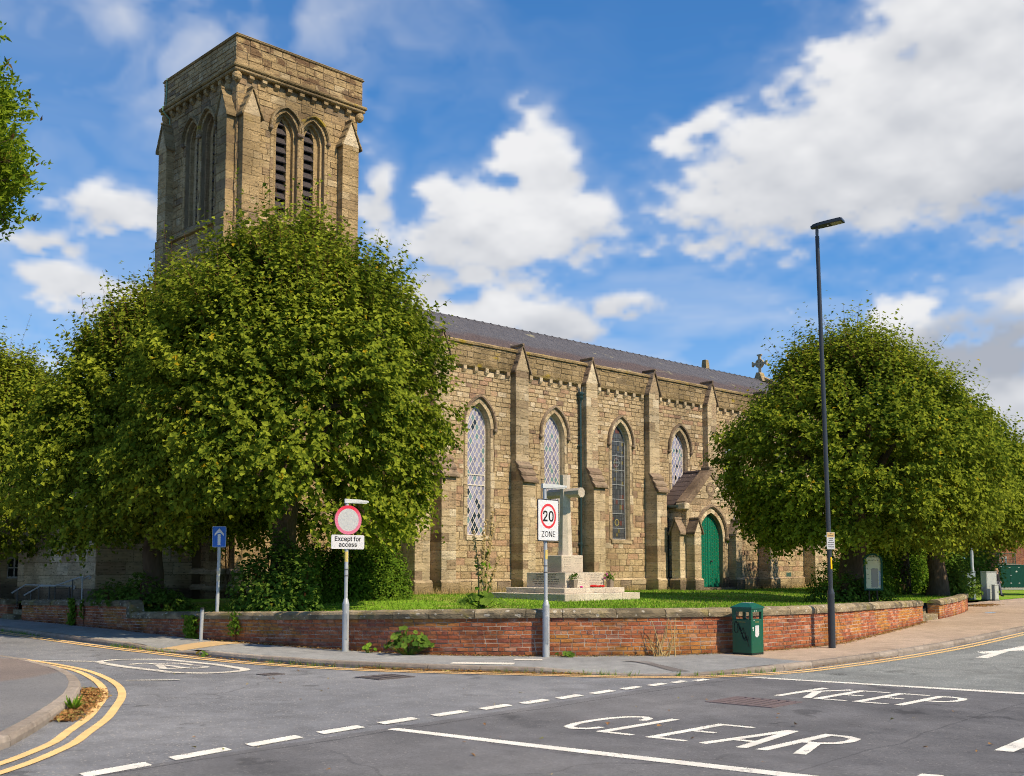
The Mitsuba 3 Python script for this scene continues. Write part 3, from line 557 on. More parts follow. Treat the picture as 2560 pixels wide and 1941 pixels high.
WX = [2.25 + 3.82*k for k in range(7)]
WHALF, WZ0, WZS, WZA = .54, 2.86, 6.66, 7.56
opens = [arch(x, WHALF, WZ0, WZS, WZA) for x in WX]
jamb = [arch(x, WHALF + .2, WZ0 - .16, WZS, WZA + .26) for x in WX]
PC, PH, PD = 14.0, 1.63, 1.35                          # porch: centre, half width, projection
BS = [-1.11, .02, 3.80, 7.58, 11.38, 15.37, 19.45, 23.28, 26.9]
BW = .65
nw = 'church__nave_wall'
m = CH(); m.prism(sbox(-1.1, .45, 27.5, 8.9).difference(shapely.union_all(opens)), -.5, -.012, 'xz'); put(nw, m, 'mortar', own=True); USED.add(nw)
skip = [(b - .0, b + BW) for b in BS] + [(PC - PH + .1, PC + PH - .1)]
st = masonry(-1.1, 27.5, 1.36, 8.70, lambda z: (.18, .29) if z < 4.6 else (.125, .20), lambda z: (.22, .66) if z < 4.6 else (.2, .52), shapely.union_all(jamb))
def hidden(r): return any(r[0] >= b - .02 and r[1] <= b + BW + .02 for b in BS) or (r[0] > PC - PH + .1 and r[1] < PC + PH - .1 and r[3] < 4.3)
lay([x for x in st if not hidden(x[0])], CH, nw, 'stone_nave', 215, pink=lambda z: .36 if z < 4.6 else .04)
# plinth: dressed blocks with a sloping top
for a, b in [(-1.1, BS[2]), (BS[2], BS[3]), (BS[3], BS[4]), (BS[4], PC - PH), (PC + PH, BS[6]), (BS[6], BS[7]), (BS[7], 27.5)]:
    for (r, g) in masonry(a, b, .45, 1.27, (.36, .42), (.5, 1.0)):
        mb = CH(); mb.stone(r[0], r[1], r[2], r[3], -.01, .085, .008, None, .003); put('plinth_block', mb, 'stone_brown' if RNG.random() < .4 else 'stone_nave', parent=CHURCH)
    mb = CH(); mb.prism(Polygon([(-.01, 1.27), (.085, 1.272), (.0, 1.36), (-.01, 1.36)]), a + .004, b - .004, 'yz'); put('plinth_weathering', mb, 'stone_dressed', parent=CHURCH)

# windows
def pane_grid(c, half, z0, clip, dw, dh):
    out = []; n = int(half*2/dw) + 3; k = int((clip.bounds[3] - z0)/dh) + 3
    for j in range(-1, 2*k):
        for i in range(-n, n):
            x, z = c + (i + (j % 2)*.5)*dw, z0 + j*dh*.5
            g = Polygon([(x - dw*.48, z), (x, z - dh*.48), (x + dw*.48, z), (x, z + dh*.48)]).intersection(clip)
            if g.area > .0012 and g.geom_type == 'Polygon': out.append(g)
    return out
PANES_LEFT = 300
def hood(make, parent, c, half, zs, za, w, y0, y1, mat='stone_dressed', stops=True, drop=0.0):
    """label mould: an arched band with rounded face, and a carved stop at each end"""
    R_, L_ = arch_line(c, half, zs, za); line = [(c + half, zs - drop)]*(drop > 0) + R_ + L_[::-1][1:] + [(c - half, zs - drop)]*(drop > 0)
    band = LineString(line).buffer(w/2, cap_style='flat', join_style='mitre'); mb = make()
    mb.prism(band, y0, y1*.75, 'xz'); mb.prism(LineString(line).buffer(w*.3, cap_style='flat', join_style='mitre'), y1*.75, y1, 'xz'); put('hood_mould', mb, mat, parent=parent)
    if stops:
        for sx in (-1, 1): mb = make(); mb.ball((c + sx*half, y1*.55, zs - drop - .06), w*.8, 1, scale=(1, .9, 1.1)); put('label_stop', mb, 'stone_brown', parent=parent)
def voussoirs(make, parent, c, half, zs, za, w, y0, y1, z0, mat='stone_dressed', skewback=.0, jambs=True, cham=.05):
    """dressed stones round a pointed opening"""
    R_, L_ = arch_line(c, half, zs, za, 25); n = 6
    for side in (1, -1):
        pts = np.array(R_ if side > 0 else L_); d = np.gradient(pts, axis=0); d /= np.linalg.norm(d, axis=1, keepdims=True); nr = np.stack([d[:, 1], -d[:, 0]], 1)*side
        for k in range(n):
            i0, i1 = k*24//n, (k + 1)*24//n; seg = pts[i0:i1 + 1]; outer = seg + nr[i0:i1 + 1]*w
            if k == n - 1: outer[-1] = (c, za + w*1.18)
            poly = Polygon(list(map(tuple, seg)) + list(map(tuple, outer[::-1]))).buffer(-.005)
            mb = make(); mb.prism(poly, y0, y1 + RNG.uniform(0, .01), 'xz'); put('voussoir', mb, mat, parent=parent)
        if jambs:
            z = z0
            while z < zs - .02:
                h = min(RNG.uniform(.28, .44), zs - z); h = zs - z if zs - z - h < .15 else h; e = w*RNG.choice([.75, 1.0, 1.25]) if w > .15 else w
                mb = make(); a, b = sorted((c + side*half, c + side*(half + e))); mb.stone(a, b, z + .005, z + h - .005, y0, y1 + RNG.uniform(0, .012), .008, None, .002); put('jamb_stone', mb, mat, parent=parent); z += h
for k, x in enumerate(WX):
    if abs(x - 17.53) < .2: pass
    wk = uniq('church__window')
    inner = arch(x, WHALF - .055, WZ0 + .02, WZS, WZA - .09)
    if k == 3: inner = inner.intersection(sbox(x - 1, 3.4, x + 1, 9))
    mb = CH(); mb.prism(inner.buffer(.06), -.26, -.235, 'xz', (.9, .5)); put(wk, mb, 'matt', color=(.03, .03, .035), own=True)
    # splayed reveal between the wall face and the glass
    o, i_ = np.array(arch(x, WHALF, WZ0, WZS, WZA).exterior.coords)[:-1], np.array(arch(x, WHALF - .055, WZ0 + .02, WZS, WZA - .09).exterior.coords)[:-1]
    n = len(o); v = np.vstack([np.c_[o[:, 0], np.full(n, .0), o[:, 1]], np.c_[o[:, 0]*.35 + i_[:, 0]*.65, np.full(n, -.09), o[:, 1]*.35 + i_[:, 1]*.65], np.c_[i_[:, 0], np.full(n, -.23), i_[:, 1]]])
    f = [[r*n + q, r*n + (q + 1) % n, r*n + n + (q + 1) % n] for r in range(2) for q in range(n)] + [[r*n + q, r*n + n + (q + 1) % n, r*n + n + q] for r in range(2) for q in range(n)]
    mb = CH(); mb.add(v, f); put('reveal', mb, 'stone_dressed', parent=wk)
    if k == 2:   # stained glass behind wire: rectangular quarries, saddle bars, a medallion low down
        cols = [x - .42, x - .31, x - .17, x - .06, x + .06, x + .17, x + .31, x + .42]; z = WZ0 + .03; R = CH(); j = 0
        while z < WZA - .15:
            h = RNG.choice([.10, .14, .2]); 
            for a, b in zip(cols[:-1], cols[1:]):
                g = sbox(a + .008, z + .008, b - .008, z + h - .008).intersection(inner)
                if g.area > .001: R.prism(g, -.235, -.226, 'xz')
            z += h
        put('stained_glazing', R, 'stained', parent=wk, kind='stuff', label='slate grey stained glass made of small pieces')
        for z in np.arange(WZ0 + .45, WZS + .5, .58): mb = CH(); mb.box(x - .44, x + .44, -.22, -.205, z, z + .022); put('saddle_bar', mb, 'matt', color=(.30, .33, .36), parent=wk)
        mb = CH(); mb.prism(Point(x, 3.55).buffer(.13).difference(Point(x, 3.55).buffer(.10)), -.226, -.220, 'xz'); put('medallion', mb, 'matt', color=(.32, .27, .08), parent=wk)
        mb = CH(); mb.prism(shapely.union_all([LineString([(x, 4.9), (x, 6.3)]), LineString([(x - .2, 5.95), (x + .2, 5.95)]), Point(x, 5.95).buffer(.16).exterior, LineString([(x - .3, 3.9), (x - .3, 6.8), (x + .3, 6.8), (x + .3, 3.9)])]).buffer(.009, cap_style='flat'), -.226, -.219, 'xz'); put('cross_tracery', mb, 'matt', color=(.22, .25, .27), parent=wk)
        mb = CH(); mb.prism(inner.exterior.buffer(.022).intersection(inner.buffer(.01)), -.23, -.20, 'xz'); put('window_frame', mb, 'matt', color=(.30, .32, .34), parent=wk)
    else:
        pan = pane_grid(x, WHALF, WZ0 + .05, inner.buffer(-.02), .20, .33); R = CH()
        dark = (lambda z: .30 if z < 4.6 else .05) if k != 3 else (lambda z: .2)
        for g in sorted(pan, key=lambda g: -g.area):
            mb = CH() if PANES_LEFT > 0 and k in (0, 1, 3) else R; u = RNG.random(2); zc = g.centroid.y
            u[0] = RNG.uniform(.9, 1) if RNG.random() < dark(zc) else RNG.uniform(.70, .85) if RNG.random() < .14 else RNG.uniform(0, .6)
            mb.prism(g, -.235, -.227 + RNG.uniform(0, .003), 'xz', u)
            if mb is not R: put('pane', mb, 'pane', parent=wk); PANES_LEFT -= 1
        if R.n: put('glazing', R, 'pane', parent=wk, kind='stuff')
        lines = []
        for j in range(-20, 60):
            for q in (1, -1): z = WZ0 + .05 + (j + .5)*.33; lines.append(LineString([(x - .6, z - q*.6/.20*.33), (x + .6, z + q*.6/.20*.33)]))
        lead = shapely.union_all([l.buffer(.011, cap_style='flat') for l in lines]).intersection(inner)
        mb = CH(); mb.prism(lead, -.23, -.215, 'xz'); put('lattice', mb, 'matt', color=(.60, .56, .52), parent=wk)
        mb = CH(); mb.prism(inner.exterior.buffer(.028).intersection(inner.buffer(.01)), -.23, -.205, 'xz'); put('window_frame', mb, 'matt', color=(.60, .57, .54), parent=wk)
        if k == 0:
            for z in (4.63, 5.0): mb = CH(); mb.box(x - .45, x + .45, -.23, -.19, z, z + .035); put('glazing_bar', mb, 'matt', color=(.58, .55, .5), parent=wk)
    if k in (0, 1, 2, 3, 5): voussoirs(CH, wk, x, WHALF, WZS, WZA, .17, -.03, .012, WZ0)
    mb = CH(); mb.prism(Polygon([(-.24, WZ0 - .15), (.05, WZ0 - .15), (.05, WZ0 - .03), (-.24, WZ0 + .03)]), x - WHALF - .06, x + WHALF + .06, 'yz'); put('sill', mb, 'stone_dressed', parent=wk)
    hood(CH, wk, x, WHALF + .21, WZS + .06, WZA + .24, .10, -.02, .11, 'stone_brown', drop=.04)

# buttresses
def gable_cap(make, parent, a, b, y0, y1, z0, z1, n=3, mat='stone_brown'):
    """a gabled capping: the little gable wall and, on each slope, n lapped slabs"""
    c, h = (a + b)/2, (b - a)/2
    mb = make(); mb.prism(Polygon([(a, z0 - .02), (b, z0 - .02), (c, z1 - .09)]), y0, y1, 'xz'); put('gablet', mb, 'stone_dressed', parent=parent)
    e = h + .075; sl = (z1 - z0 + .06)/e
    for sd in (-1, 1):
        for i in range(n):
            u0, u1 = e*i/n, e*(i + 1)/n + .02; lift = .0; th_ = .065 if n > 1 else .05
            p = [(c + sd*u0, z1 - sl*u0 + .0), (c + sd*u1, z1 - sl*u1 + .075), (c + sd*u1, z1 - sl*u1 - .015), (c + sd*u0, z1 - sl*u0 - th_)]
            mb = make(); mb.prism(Polygon(p).buffer(0), y0 - .02, y1 + .055 + .004*i, 'xz'); put('capping_slab', mb, mat, parent=parent)
    mb = make(); mb.box(c - .05, c + .05, y0 - .02, y1 + .07, z1 - .04, z1 + .045, .015); put('ridge_stone', mb, mat, parent=parent)
def blocks(make, parent, a, b, y0, y1, z0, z1, mat, each=True, hr=(.26, .38)):
    z = z0; R = make()
    while z < z1 - .02:
        h = RNG.uniform(*hr); h = z1 - z if z1 - z - h < .12 else h
        cuts = [a, b] if RNG.random() < .45 else [a, a + (b - a)*RNG.uniform(.35, .65), b]
        for p, q in zip(cuts[:-1], cuts[1:]):
            mb = make() if each else R; mb.box(p + .003, q - .003, y0, y1 + RNG.uniform(-.006, .006), z + .003, z + h - .003, .009)
            if each: put('block', mb, mat, parent=parent)
        z += h
    if R.n: put('blockwork', R, mat, parent=parent, kind='stuff')
for k, s0 in enumerate(BS):
    bk = uniq('church__buttress'); a, b = s0, s0 + BW; near = k in (0, 1, 2, 3, 4)
    mb = CH(); mb.box(a + .012, b - .012, -.3, .26, 4.8, 8.95); mb.box(a + .012, b - .012, -.3, .61, .45, 4.85); put(bk, mb, 'mortar', own=True)
    blocks(CH, bk, a, b, -.02, .28, 4.9, 8.9, 'stone_dressed', near)
    blocks(CH, bk, a, b, -.02, .63, 1.33, 4.84, 'stone_dressed', near)
    for z in (.45, .86): mb = CH(); mb.box(a - .055, b + .055, -.02, .71, z + .002, min(z + .41, 1.25) - .002, .012); put('plinth_block', mb, 'stone_brown' if z < .6 else 'stone_nave', parent=bk)
    mb = CH(); mb.prism(Polygon([(-.02, 1.25), (.71, 1.25), (.635, 1.34), (-.02, 1.34)]), a - .05, b + .05, 'yz'); put('weathering', mb, 'stone_dressed', parent=bk)
    for i in range(3):    # the sloping set-off: three lapped slabs, each lip over the one below
        y0, y1 = .24 + .145*i, .24 + .145*(i + 1) + .075; zt = 5.62 - .265*i; zb = zt - .275
        mb = CH(); mb.prism(Polygon([(y0, zt), (y0, zt - .10), (y1 - .03, zb - .035), (y1, zb - .02), (y1, zb + .06)]), a - .035 - .004*i, b + .035 + .004*i, 'yz'); put('setoff_slab', mb, 'stone_brown', parent=bk)
    mb = CH(); mb.prism(Polygon([(-.02, 4.78), (.6, 4.78), (.27, 5.42), (-.02, 5.42)]), a + .01, b - .01, 'yz'); put('setoff_core', mb, 'stone_dressed', parent=bk)
    gable_cap(CH, bk, a, b, -.3, .29, 8.9, 9.85)

# parapet, corbels and coping
pk = 'church__parapet'; m = CH(); m.box(-1.1, 27.5, -.45, .09, 8.80, 9.56); put(pk, m, 'mortar', own=True)
lay([x for x in masonry(-1.1, 27.5, 8.88, 9.56, (.14, .24), (.28, .62)) if not hidden((x[0][0], x[0][1], 9, 9))], lambda: MB(lambda v: church_xf(v + V(0, .10, 0)), True), pk, 'stone_moss', 40)
mb = CH(); mb.prism(Polygon([(-.0, 8.74), (.11, 8.80), (.135, 8.88), (-.0, 8.88)]), -1.12, 27.5, 'yz'); put('string_course', mb, 'stone_moss', parent=CHURCH)
for a, b in zip([x + BW for x in BS[1:-1]], BS[2:]):
    n = 6
    for i in range(n):
        s = a + (b - a)*(i + .5)/n + .05; mb = CH(); mb.prism(Polygon([(-.02, 8.58), (.05, 8.58), (.115, 8.66), (.115, 8.80), (-.02, 8.80)]), s - .075, s + .075, 'yz'); put('corbel', mb, 'stone_dressed', parent=CHURCH)
s = -1.1
while s < 27.5:
    l = RNG.uniform(.7, 1.05); mb = CH(); mb.prism(Polygon([(-.5, 9.56), (.17, 9.56), (.18, 9.63), (-.1, 9.74), (-.5, 9.76)]), s + .004, min(s + l, 27.5) - .004, 'yz'); put('coping_stone', mb, 'stone_moss', parent=pk); s += l

# roof
DR, ZR, DE, ZE = -4.7, 11.86, -.45, 9.72
rk = 'church__roof'; m = CH(); m.prism(Polygon([(DE + .05, ZE - .1), (DR, ZR - .05), (2*DR - DE, ZE - .1)]), -1.0, 27.3, 'yz'); put(rk, m, 'mortar', own=True)
SL = math.hypot(DE - DR, ZR - ZE); nrow = 23; R = CH()
for sd in (1, -1):
    for r in range(nrow):
        t0, t1 = r/nrow, (r + 1)/nrow + .012
        d = lambda t: DE + (DR - DE)*t; z = lambda t: ZE + (ZR - ZE)*t
        x = -1.1 - (r % 2)*.15
        while x < 27.35:
            w = .30 if sd > 0 else 1.2; a, b = max(x, -1.1), min(x + w, 27.4); x += w
            if b - a < .03: continue
            l = RNG.uniform(0, .002)
            P = [(d(t0), z(t0) + .012 + l), (d(t1), z(t1) + .002)]
            if sd < 0: P = [(2*DR - p, q) for p, q in P]
            v = V([a + .003, P[0][0], P[0][1]], [b - .003, P[0][0], P[0][1]], [b - .003, P[1][0], P[1][1]], [a + .003, P[1][0], P[1][1]], [a + .003, P[0][0], P[0][1] - .02], [b - .003, P[0][0], P[0][1] - .02])
            f = [[0, 2, 1], [0, 3, 2], [4, 0, 1], [4, 1, 5]]
            R.add(v, f if sd > 0 else [q[::-1] for q in f])
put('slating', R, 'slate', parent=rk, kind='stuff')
s = -1.1; i = 0
while s < 27.3:
    l = .46; mb = CH(); mb.prism(Polygon([(DR - .16, ZR - .07), (DR - .02, ZR + .045), (DR + .02, ZR + .045), (DR + .16, ZR - .07), (DR, ZR - .0)]), s + .004, s + l - .05, 'yz')
    mb.prism(Polygon([(DR - .175, ZR - .065), (DR - .025, ZR + .07), (DR + .025, ZR + .07), (DR + .175, ZR - .065), (DR, ZR)]), s + l - .05, s + l - .004, 'yz'); put('ridge_tile', mb, 'slate', parent=rk); s += l
# gable ends, the far side, and the stub and cross on the ridge
for s0, s1 in ((-1.12, -.7), (27.1, 27.52)):
    mb = CH(); mb.prism(Polygon([(-.02, .45), (-.02, 9.6), (DR, ZR + .12), (2*DR + .02, 9.6), (2*DR + .02, .45)]), s0, s1, 'yz'); put('gable_wall', mb, 'stone_nave', parent=CHURCH)
    for sd in (1, -1):
        p = [(DE + .3, ZE - .05), (DR, ZR + .12), (DR, ZR + .26), (DE + .42, ZE + .02)]; p = p if sd > 0 else [(2*DR - x, z) for x, z in p]
        mb = CH(); mb.prism(Polygon(p), s0 - .05, s1 + .05, 'yz'); put('gable_coping', mb, 'stone_moss', parent=CHURCH)
mb = CH(); mb.box(-1.1, 27.5, 2*DR, 2*DR + .4, .4, 9.6); put('far_wall', mb, 'stone_nave', parent=CHURCH)
mb = CH(); c_, h_ = (22.5, DR - .3), .17
mb.add(V(*[[c_[0] + sx*h, c_[1] + sy*h, z] for z, h in ((11.5, .19), (12.42, .115)) for sx, sy in ((-1, -1), (1, -1), (1, 1), (-1, 1))]), [[0, 1, 5], [0, 5, 4], [1, 2, 6], [1, 6, 5], [2, 3, 7], [2, 7, 6], [3, 0, 4], [3, 4, 7], [4, 5, 6], [4, 6, 7]]); put('ridge_stub', mb, 'stone_moss', parent=CHURCH)
ck = 'church__gable_cross'; cx_, cd_, cz_ = 27.0, DR, 12.78
X = lambda: MB(lambda v: church_xf(np.c_[cx_ + np.asarray(v)[:, 1], cd_ + np.asarray(v)[:, 0], cz_ + np.asarray(v)[:, 2]]), False)
mb = X(); cr = shapely.union_all([sbox(-.06, -.55, .06, .46), sbox(-.40, -.055, .40, .055)] + [Polygon([(x, z), (x + dx*.12 + dz*.12, z + dz*.12 + dx*.12), (x + dx*.12 - dz*.12, z + dz*.12 - dx*.12)]).buffer(.025) for x, z, dx, dz in ((0, .36, 0, 1), (.32, 0, 1, 0), (-.32, 0, -1, 0))] + [Point(0, 0).buffer(.25).difference(Point(0, 0).buffer(.17))]); mb.prism(cr, -.06, .06, 'xz'); put(ck, mb, 'stone_dressed', own=True, label='small wheel-headed stone cross on the gable')
mb = X(); mb.prism(Polygon([(-.30, -1.0), (.30, -1.0), (.10, -.5), (-.10, -.5)]), -.2, .2, 'xz'); put('base', mb, 'stone_moss', parent=ck)
# rainwater pipe and hopper
PIPE = (.018, .045, .05)
dk = uniq('church__drainpipe'); mb = CH(); mb.tube([(7.42, .10, 8.15), (7.42, .10, .6)], .05, 10); put(dk, mb, 'gloss', color=PIPE, own=True, smooth=True)
mb = CH(); mb.lathe([(.05, 8.05), (.06, 8.15), (.11, 8.25), (.12, 8.3), (.09, 8.33), (.13, 8.42), (.13, 8.47), (.10, 8.5)], 10, (7.42, .11, 0)); put('hopper', mb, 'gloss', color=PIPE, parent=dk)
for i in range(4): mb = CH(); mb.tube([(7.42 + .07*math.cos(i*1.57), .11 + .07*math.sin(i*1.57), 8.45), (7.42 + .10*math.cos(i*1.57), .11 + .10*math.sin(i*1.57), 8.68)], .012, 5); put('hopper_spike', mb, 'gloss', color=(.2, .22, .24), parent=dk)
for z in (6.4, 4.5, 2.65): mb = CH(); mb.lathe([(.05, z - .07), (.062, z - .06), (.066, z), (.062, z + .06), (.05, z + .07)], 10, (7.42, .10, 0)); mb.box(7.42 - .1, 7.42 + .1, 0, .09, z - .03, z + .03, .01); put('pipe_collar', mb, 'gloss', color=PIPE, parent=dk)
mb = CH(); mb.box(21.7, 22.15, -.02, .02, 1.25, 1.55, .01); put('vent_grille', mb, 'matt', color=(.04, .09, .075), parent=CHURCH)

# ---- the tower
tk = 'church__tower_wall'
BZ0, B1, B2 = 13.28, .46, .20
rc, lc = (-4.36, -3.28), (-5.27, -4.17)
def belfry(c): return arch(c, B1, BZ0, 16.22, 16.93)
m = RF(); m.prism(sbox(TL, .3, -1.45, 17.75).difference(shapely.union_all([belfry(c) for c in rc])), -.5, -.012, 'xz')
m2 = LF(); m2.prism(sbox(-7.1, .3, TD, 17.75).difference(shapely.union_all([belfry(c) for c in lc])), -.5, -.012, 'xz'); m.v += m2.v; m.uv += m2.uv; m.f += [q + m.n for q in m2.f]; m.n += m2.n
m3 = CH(); m3.box(TL + .52, -1.45, -7.1, TD - .52, .3, 17.7); m.v += m3.v; m.uv += m3.uv; m.f += [q + m.n for q in m3.f]; m.n += m3.n
put(tk, m, 'mortar', own=True)
TB_R, TB_L = [(-6.13, -5.5), (-2.26, -1.58)], [(-7.16, -6.56), (-3.06, -2.44)]
ring = [belfry(c).buffer(.14) for c in rc]; ringl = [belfry(c).buffer(.14) for c in lc]
hr = lambda z: (.17, .30); wr = lambda z: (.25, .62)
def clear(L, z0): return lambda x: not any(x[0][0] >= a - .02 and x[0][1] <= b + .02 for a, b in L) and x[0][2] > z0
lay([x for x in masonry(TL, -1.45, .6, 17.62, hr, wr, shapely.union_all(ring)) if clear(TB_R, 0)(x)], RF, tk, 'stone_tower', 60)
lay([x for x in masonry(-7.1, TD, .6, 17.62, hr, wr, shapely.union_all(ringl)) if clear(TB_L, 0)(x)], LF, tk, 'stone_tower', 0, rest='left_stonework')
for make, cs in ((RF, rc), (LF, lc)):
    for c in cs:
        bk = uniq('church__belfry_window')
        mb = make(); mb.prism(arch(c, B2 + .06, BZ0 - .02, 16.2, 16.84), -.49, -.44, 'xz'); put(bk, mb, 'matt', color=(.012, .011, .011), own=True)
        # two orders stepping in
        mb = make(); mb.prism(belfry(c).difference(arch(c, B1 - .085, BZ0, 16.22, 16.84)), -.48, -.14, 'xz'); put('outer_order', mb, 'stone_tower', parent=bk)
        mb = make(); mb.prism(arch(c, B1 - .08, BZ0, 16.22, 16.85).difference(arch(c, B2, BZ0, 16.2, 16.74)), -.48, -.27, 'xz'); put('inner_order', mb, 'stone_tower', parent=bk)
        voussoirs(make, bk, c, B1, 16.22, 16.93, .13, -.03, .012, BZ0, 'stone_tower')
        hood(make, bk, c, B1 + .14, 16.3, 17.08, .10, -.02, .12, 'stone_moss')
        for z in np.arange(BZ0 + .08, 16.62, .315):
            g = arch(c, B2, BZ0, 16.2, 16.74).intersection(sbox(c - 1, z + .1, c + 1, z + .12)); 
            if g.is_empty: continue
            hw = (g.bounds[2] - g.bounds[0])/2
            mb = make(); mb.prism(Polygon([(-.43, z + .27), (-.40, z + .30), (-.27, z + .06), (-.30, z + .03)]), c - hw - .005, c + hw + .005, 'yz'); put('louvre', mb, 'matt', color=(.050, .043, .047), parent=bk)
        mb = make(); mb.prism(Polygon([(-.45, BZ0 - .25), (.10, BZ0 - .25), (.10, BZ0 - .16), (-.45, BZ0 + .06)]), c - B1 - .05, c + B1 + .05, 'yz'); put('sill', mb, 'stone_moss', parent=bk)
for make, L, x0, x1 in ((RF, TB_R, TL, -1.45), (LF, TB_L, -7.1, TD)):
    for a, b in L:
        bk = uniq('church__tower_buttress'); mb = make(); mb.box(a + .01, b - .01, -.2, .28, .4, 16.3); put(bk, mb, 'mortar', own=True)
        blocks(make, bk, a, b, -.02, .30, 13.12, 16.36, 'stone_tower', True, (.24, .36)); blocks(make, bk, a, b, -.02, .34, .4, 13.06, 'stone_tower', False, (.24, .36))
        gable_cap(make, bk, a, b, -.15, .31, 16.36, 17.24, 3, 'stone_moss')
    mb = make(); mb.prism(Polygon([(-.02, 12.95), (.13, 12.98), (.15, 13.05), (-.02, 13.2)]), L[0][1] + .01, L[1][0] - .01, 'yz'); put('string_course', mb, 'stone_moss', parent=CHURCH)
    for z in (1.62, 1.12): mb = make(); mb.prism(Polygon([(-.02, z - .08), (.40, z - .08), (.40, z), (.30, z + .1), (-.02, z + .1)]), x0 - .1, x1 + .1, 'yz'); put('tower_plinth', mb, 'stone_dressed', parent=CHURCH)
    n = 9
    for i in range(n):
        x = x0 + .45 + (x1 - x0 - .9)*i/(n - 1); mb = make(); mb.prism(Polygon([(-.02, 17.52), (.05, 17.52), (.14, 17.60), (.14, 17.74), (-.02, 17.74)]), x - .085, x + .085, 'yz'); put('corbel', mb, 'stone_tower', parent=CHURCH)
for q in ((TL, TD), (-1.45, TD), (TL, -7.1)):
    mb = CH(); mb.ball((q[0] + (-.05 if q[0] == TL else .05), q[1] + (.05 if q[1] == TD else -.05), 17.58), .16, 1, scale=(1, 1, 1.2)); put('carved_head', mb, 'stone_tower', parent=CHURCH)
# its parapet
pk = 'church__tower_parapet'; O = .12
m = CH(); m.box(TL - O + .012, -1.45 + O, -7.1 - O, TD + O - .012, 17.76, 18.90); put(pk, m, 'mortar', own=True)
lay(masonry(TL - O, -1.45 + O, 17.95, 18.88, (.17, .26), (.3, .62)), lambda: MB(lambda v: right_xf(np.asarray(v) + V(0, O, 0)), True), pk, 'stone_lichen', 60)
lay(masonry(-7.1 - O, TD + O, 17.95, 18.88, (.13, .2), (.3, .62)), lambda: MB(lambda v: left_xf(np.asarray(v) + V(0, O, 0)), True), pk, 'stone_tower', 0, rest='left_stonework')
mb = CH()
for z0, z1, o in ((17.72, 17.83, .21), (17.83, 17.95, .26), (18.88, 18.94, .18), (18.94, 19.0, .15)): mb.box(TL - o, -1.45 + o, -7.1 - o, TD + o, z0 + .001, z1 - .001, .03)
put('moulding', mb, 'stone_moss', parent=pk)
mb = LF(); mb.tube([(-6.98, .15, 19.0), (-6.97, .16, 18.4), (-6.98, .17, 17.98), (-6.93, .31, 17.9), (-6.93, .30, 17.75), (-6.90, .05, 17.5), (-6.88, .04, 16.6)], .022, 6); put('lightning_conductor', mb, 'matt', color=(.20, .36, .27), parent=CHURCH)
scene['stone_lichen'] = bumped(sb, .02, {'type': 'principled', 'roughness': .9, 'specular': .1, 'base_color': mikit.proc(lambda p, n, uv: mix(stone_col(p, uv, TOWR, .4, .5), (.085, .045, .03), smoothstep(.50, .60, fbm(p.x*2.6 + 2, p.y*2.6, p.z*3.4, 5))*.7))})

# ---- the porch
def porch_xf(v): return church_xf(np.asarray(v, float) + V(PC, PD, 0))
PO = lambda: MB(porch_xf, True)
kk = 'church__porch'; EAV, APX = 4.45, 5.78
gab = Polygon([(-PH, .4), (PH, .4), (PH, EAV), (0, APX), (-PH, EAV)]); dh = .80; door_o = arch(0, dh, .95, 3.0, 4.02)
m = PO(); m.prism(gab.difference(door_o), -.35, -.012, 'xz'); m.box(-PH + .012, -PH + .35, -PD, -.34, .4, EAV - .1); m.box(PH - .35, PH - .012, -PD, -.34, .4, EAV - .1); put(kk, m, 'mortar', own=True)
L_ = masonry(-PH, PH, 1.36, APX, (.24, .34), (.35, .75), door_o.buffer(.17)); out = []
for r, g in L_:
    g2 = (g if g is not None else sbox(r[0], r[2], r[1], r[3])); q = gab.buffer(-.01)
    if q.contains(g2): out.append((r, g))
    elif q.intersects(g2) and q.intersection(g2).area > .006: out.append((r, q.intersection(g2)))
lay(out, PO, kk, 'stone_dressed', 60, name='ashlar')
sidex = lambda sd: (lambda: MB(lambda v: porch_xf(np.c_[sd*(PH + np.asarray(v)[:, 1]), np.asarray(v)[:, 0], np.asarray(v)[:, 2]]), sd > 0))
for sd in (-1, 1): lay(masonry(-PD, 0, 1.36, EAV - .1, (.24, .34), (.35, .7)), sidex(sd), kk, 'stone_dressed', 0, name='ashlar')
mb = PO()
for a, b in ((-PH - .06, -dh - .02), (dh + .02, PH + .06)): mb.box(a, b, -.2, .08, .4, 1.27, .012); mb.prism(Polygon([(-.02, 1.27), (.08, 1.272), (.0, 1.36), (-.02, 1.36)]), a, b, 'yz')
put('plinth', mb, 'stone_brown', parent=kk)
mb = PO(); mb.box(-1.25, 1.25, -.1, .42, .4, .93, .015); put('door_step', mb, 'stone_brown', parent=kk)
for z, y in ((.80, .75),): mb = PO(); mb.box(-1.35, 1.35, .0, y, .4, z, .015); put('door_step', mb, 'stone_brown', parent=kk)
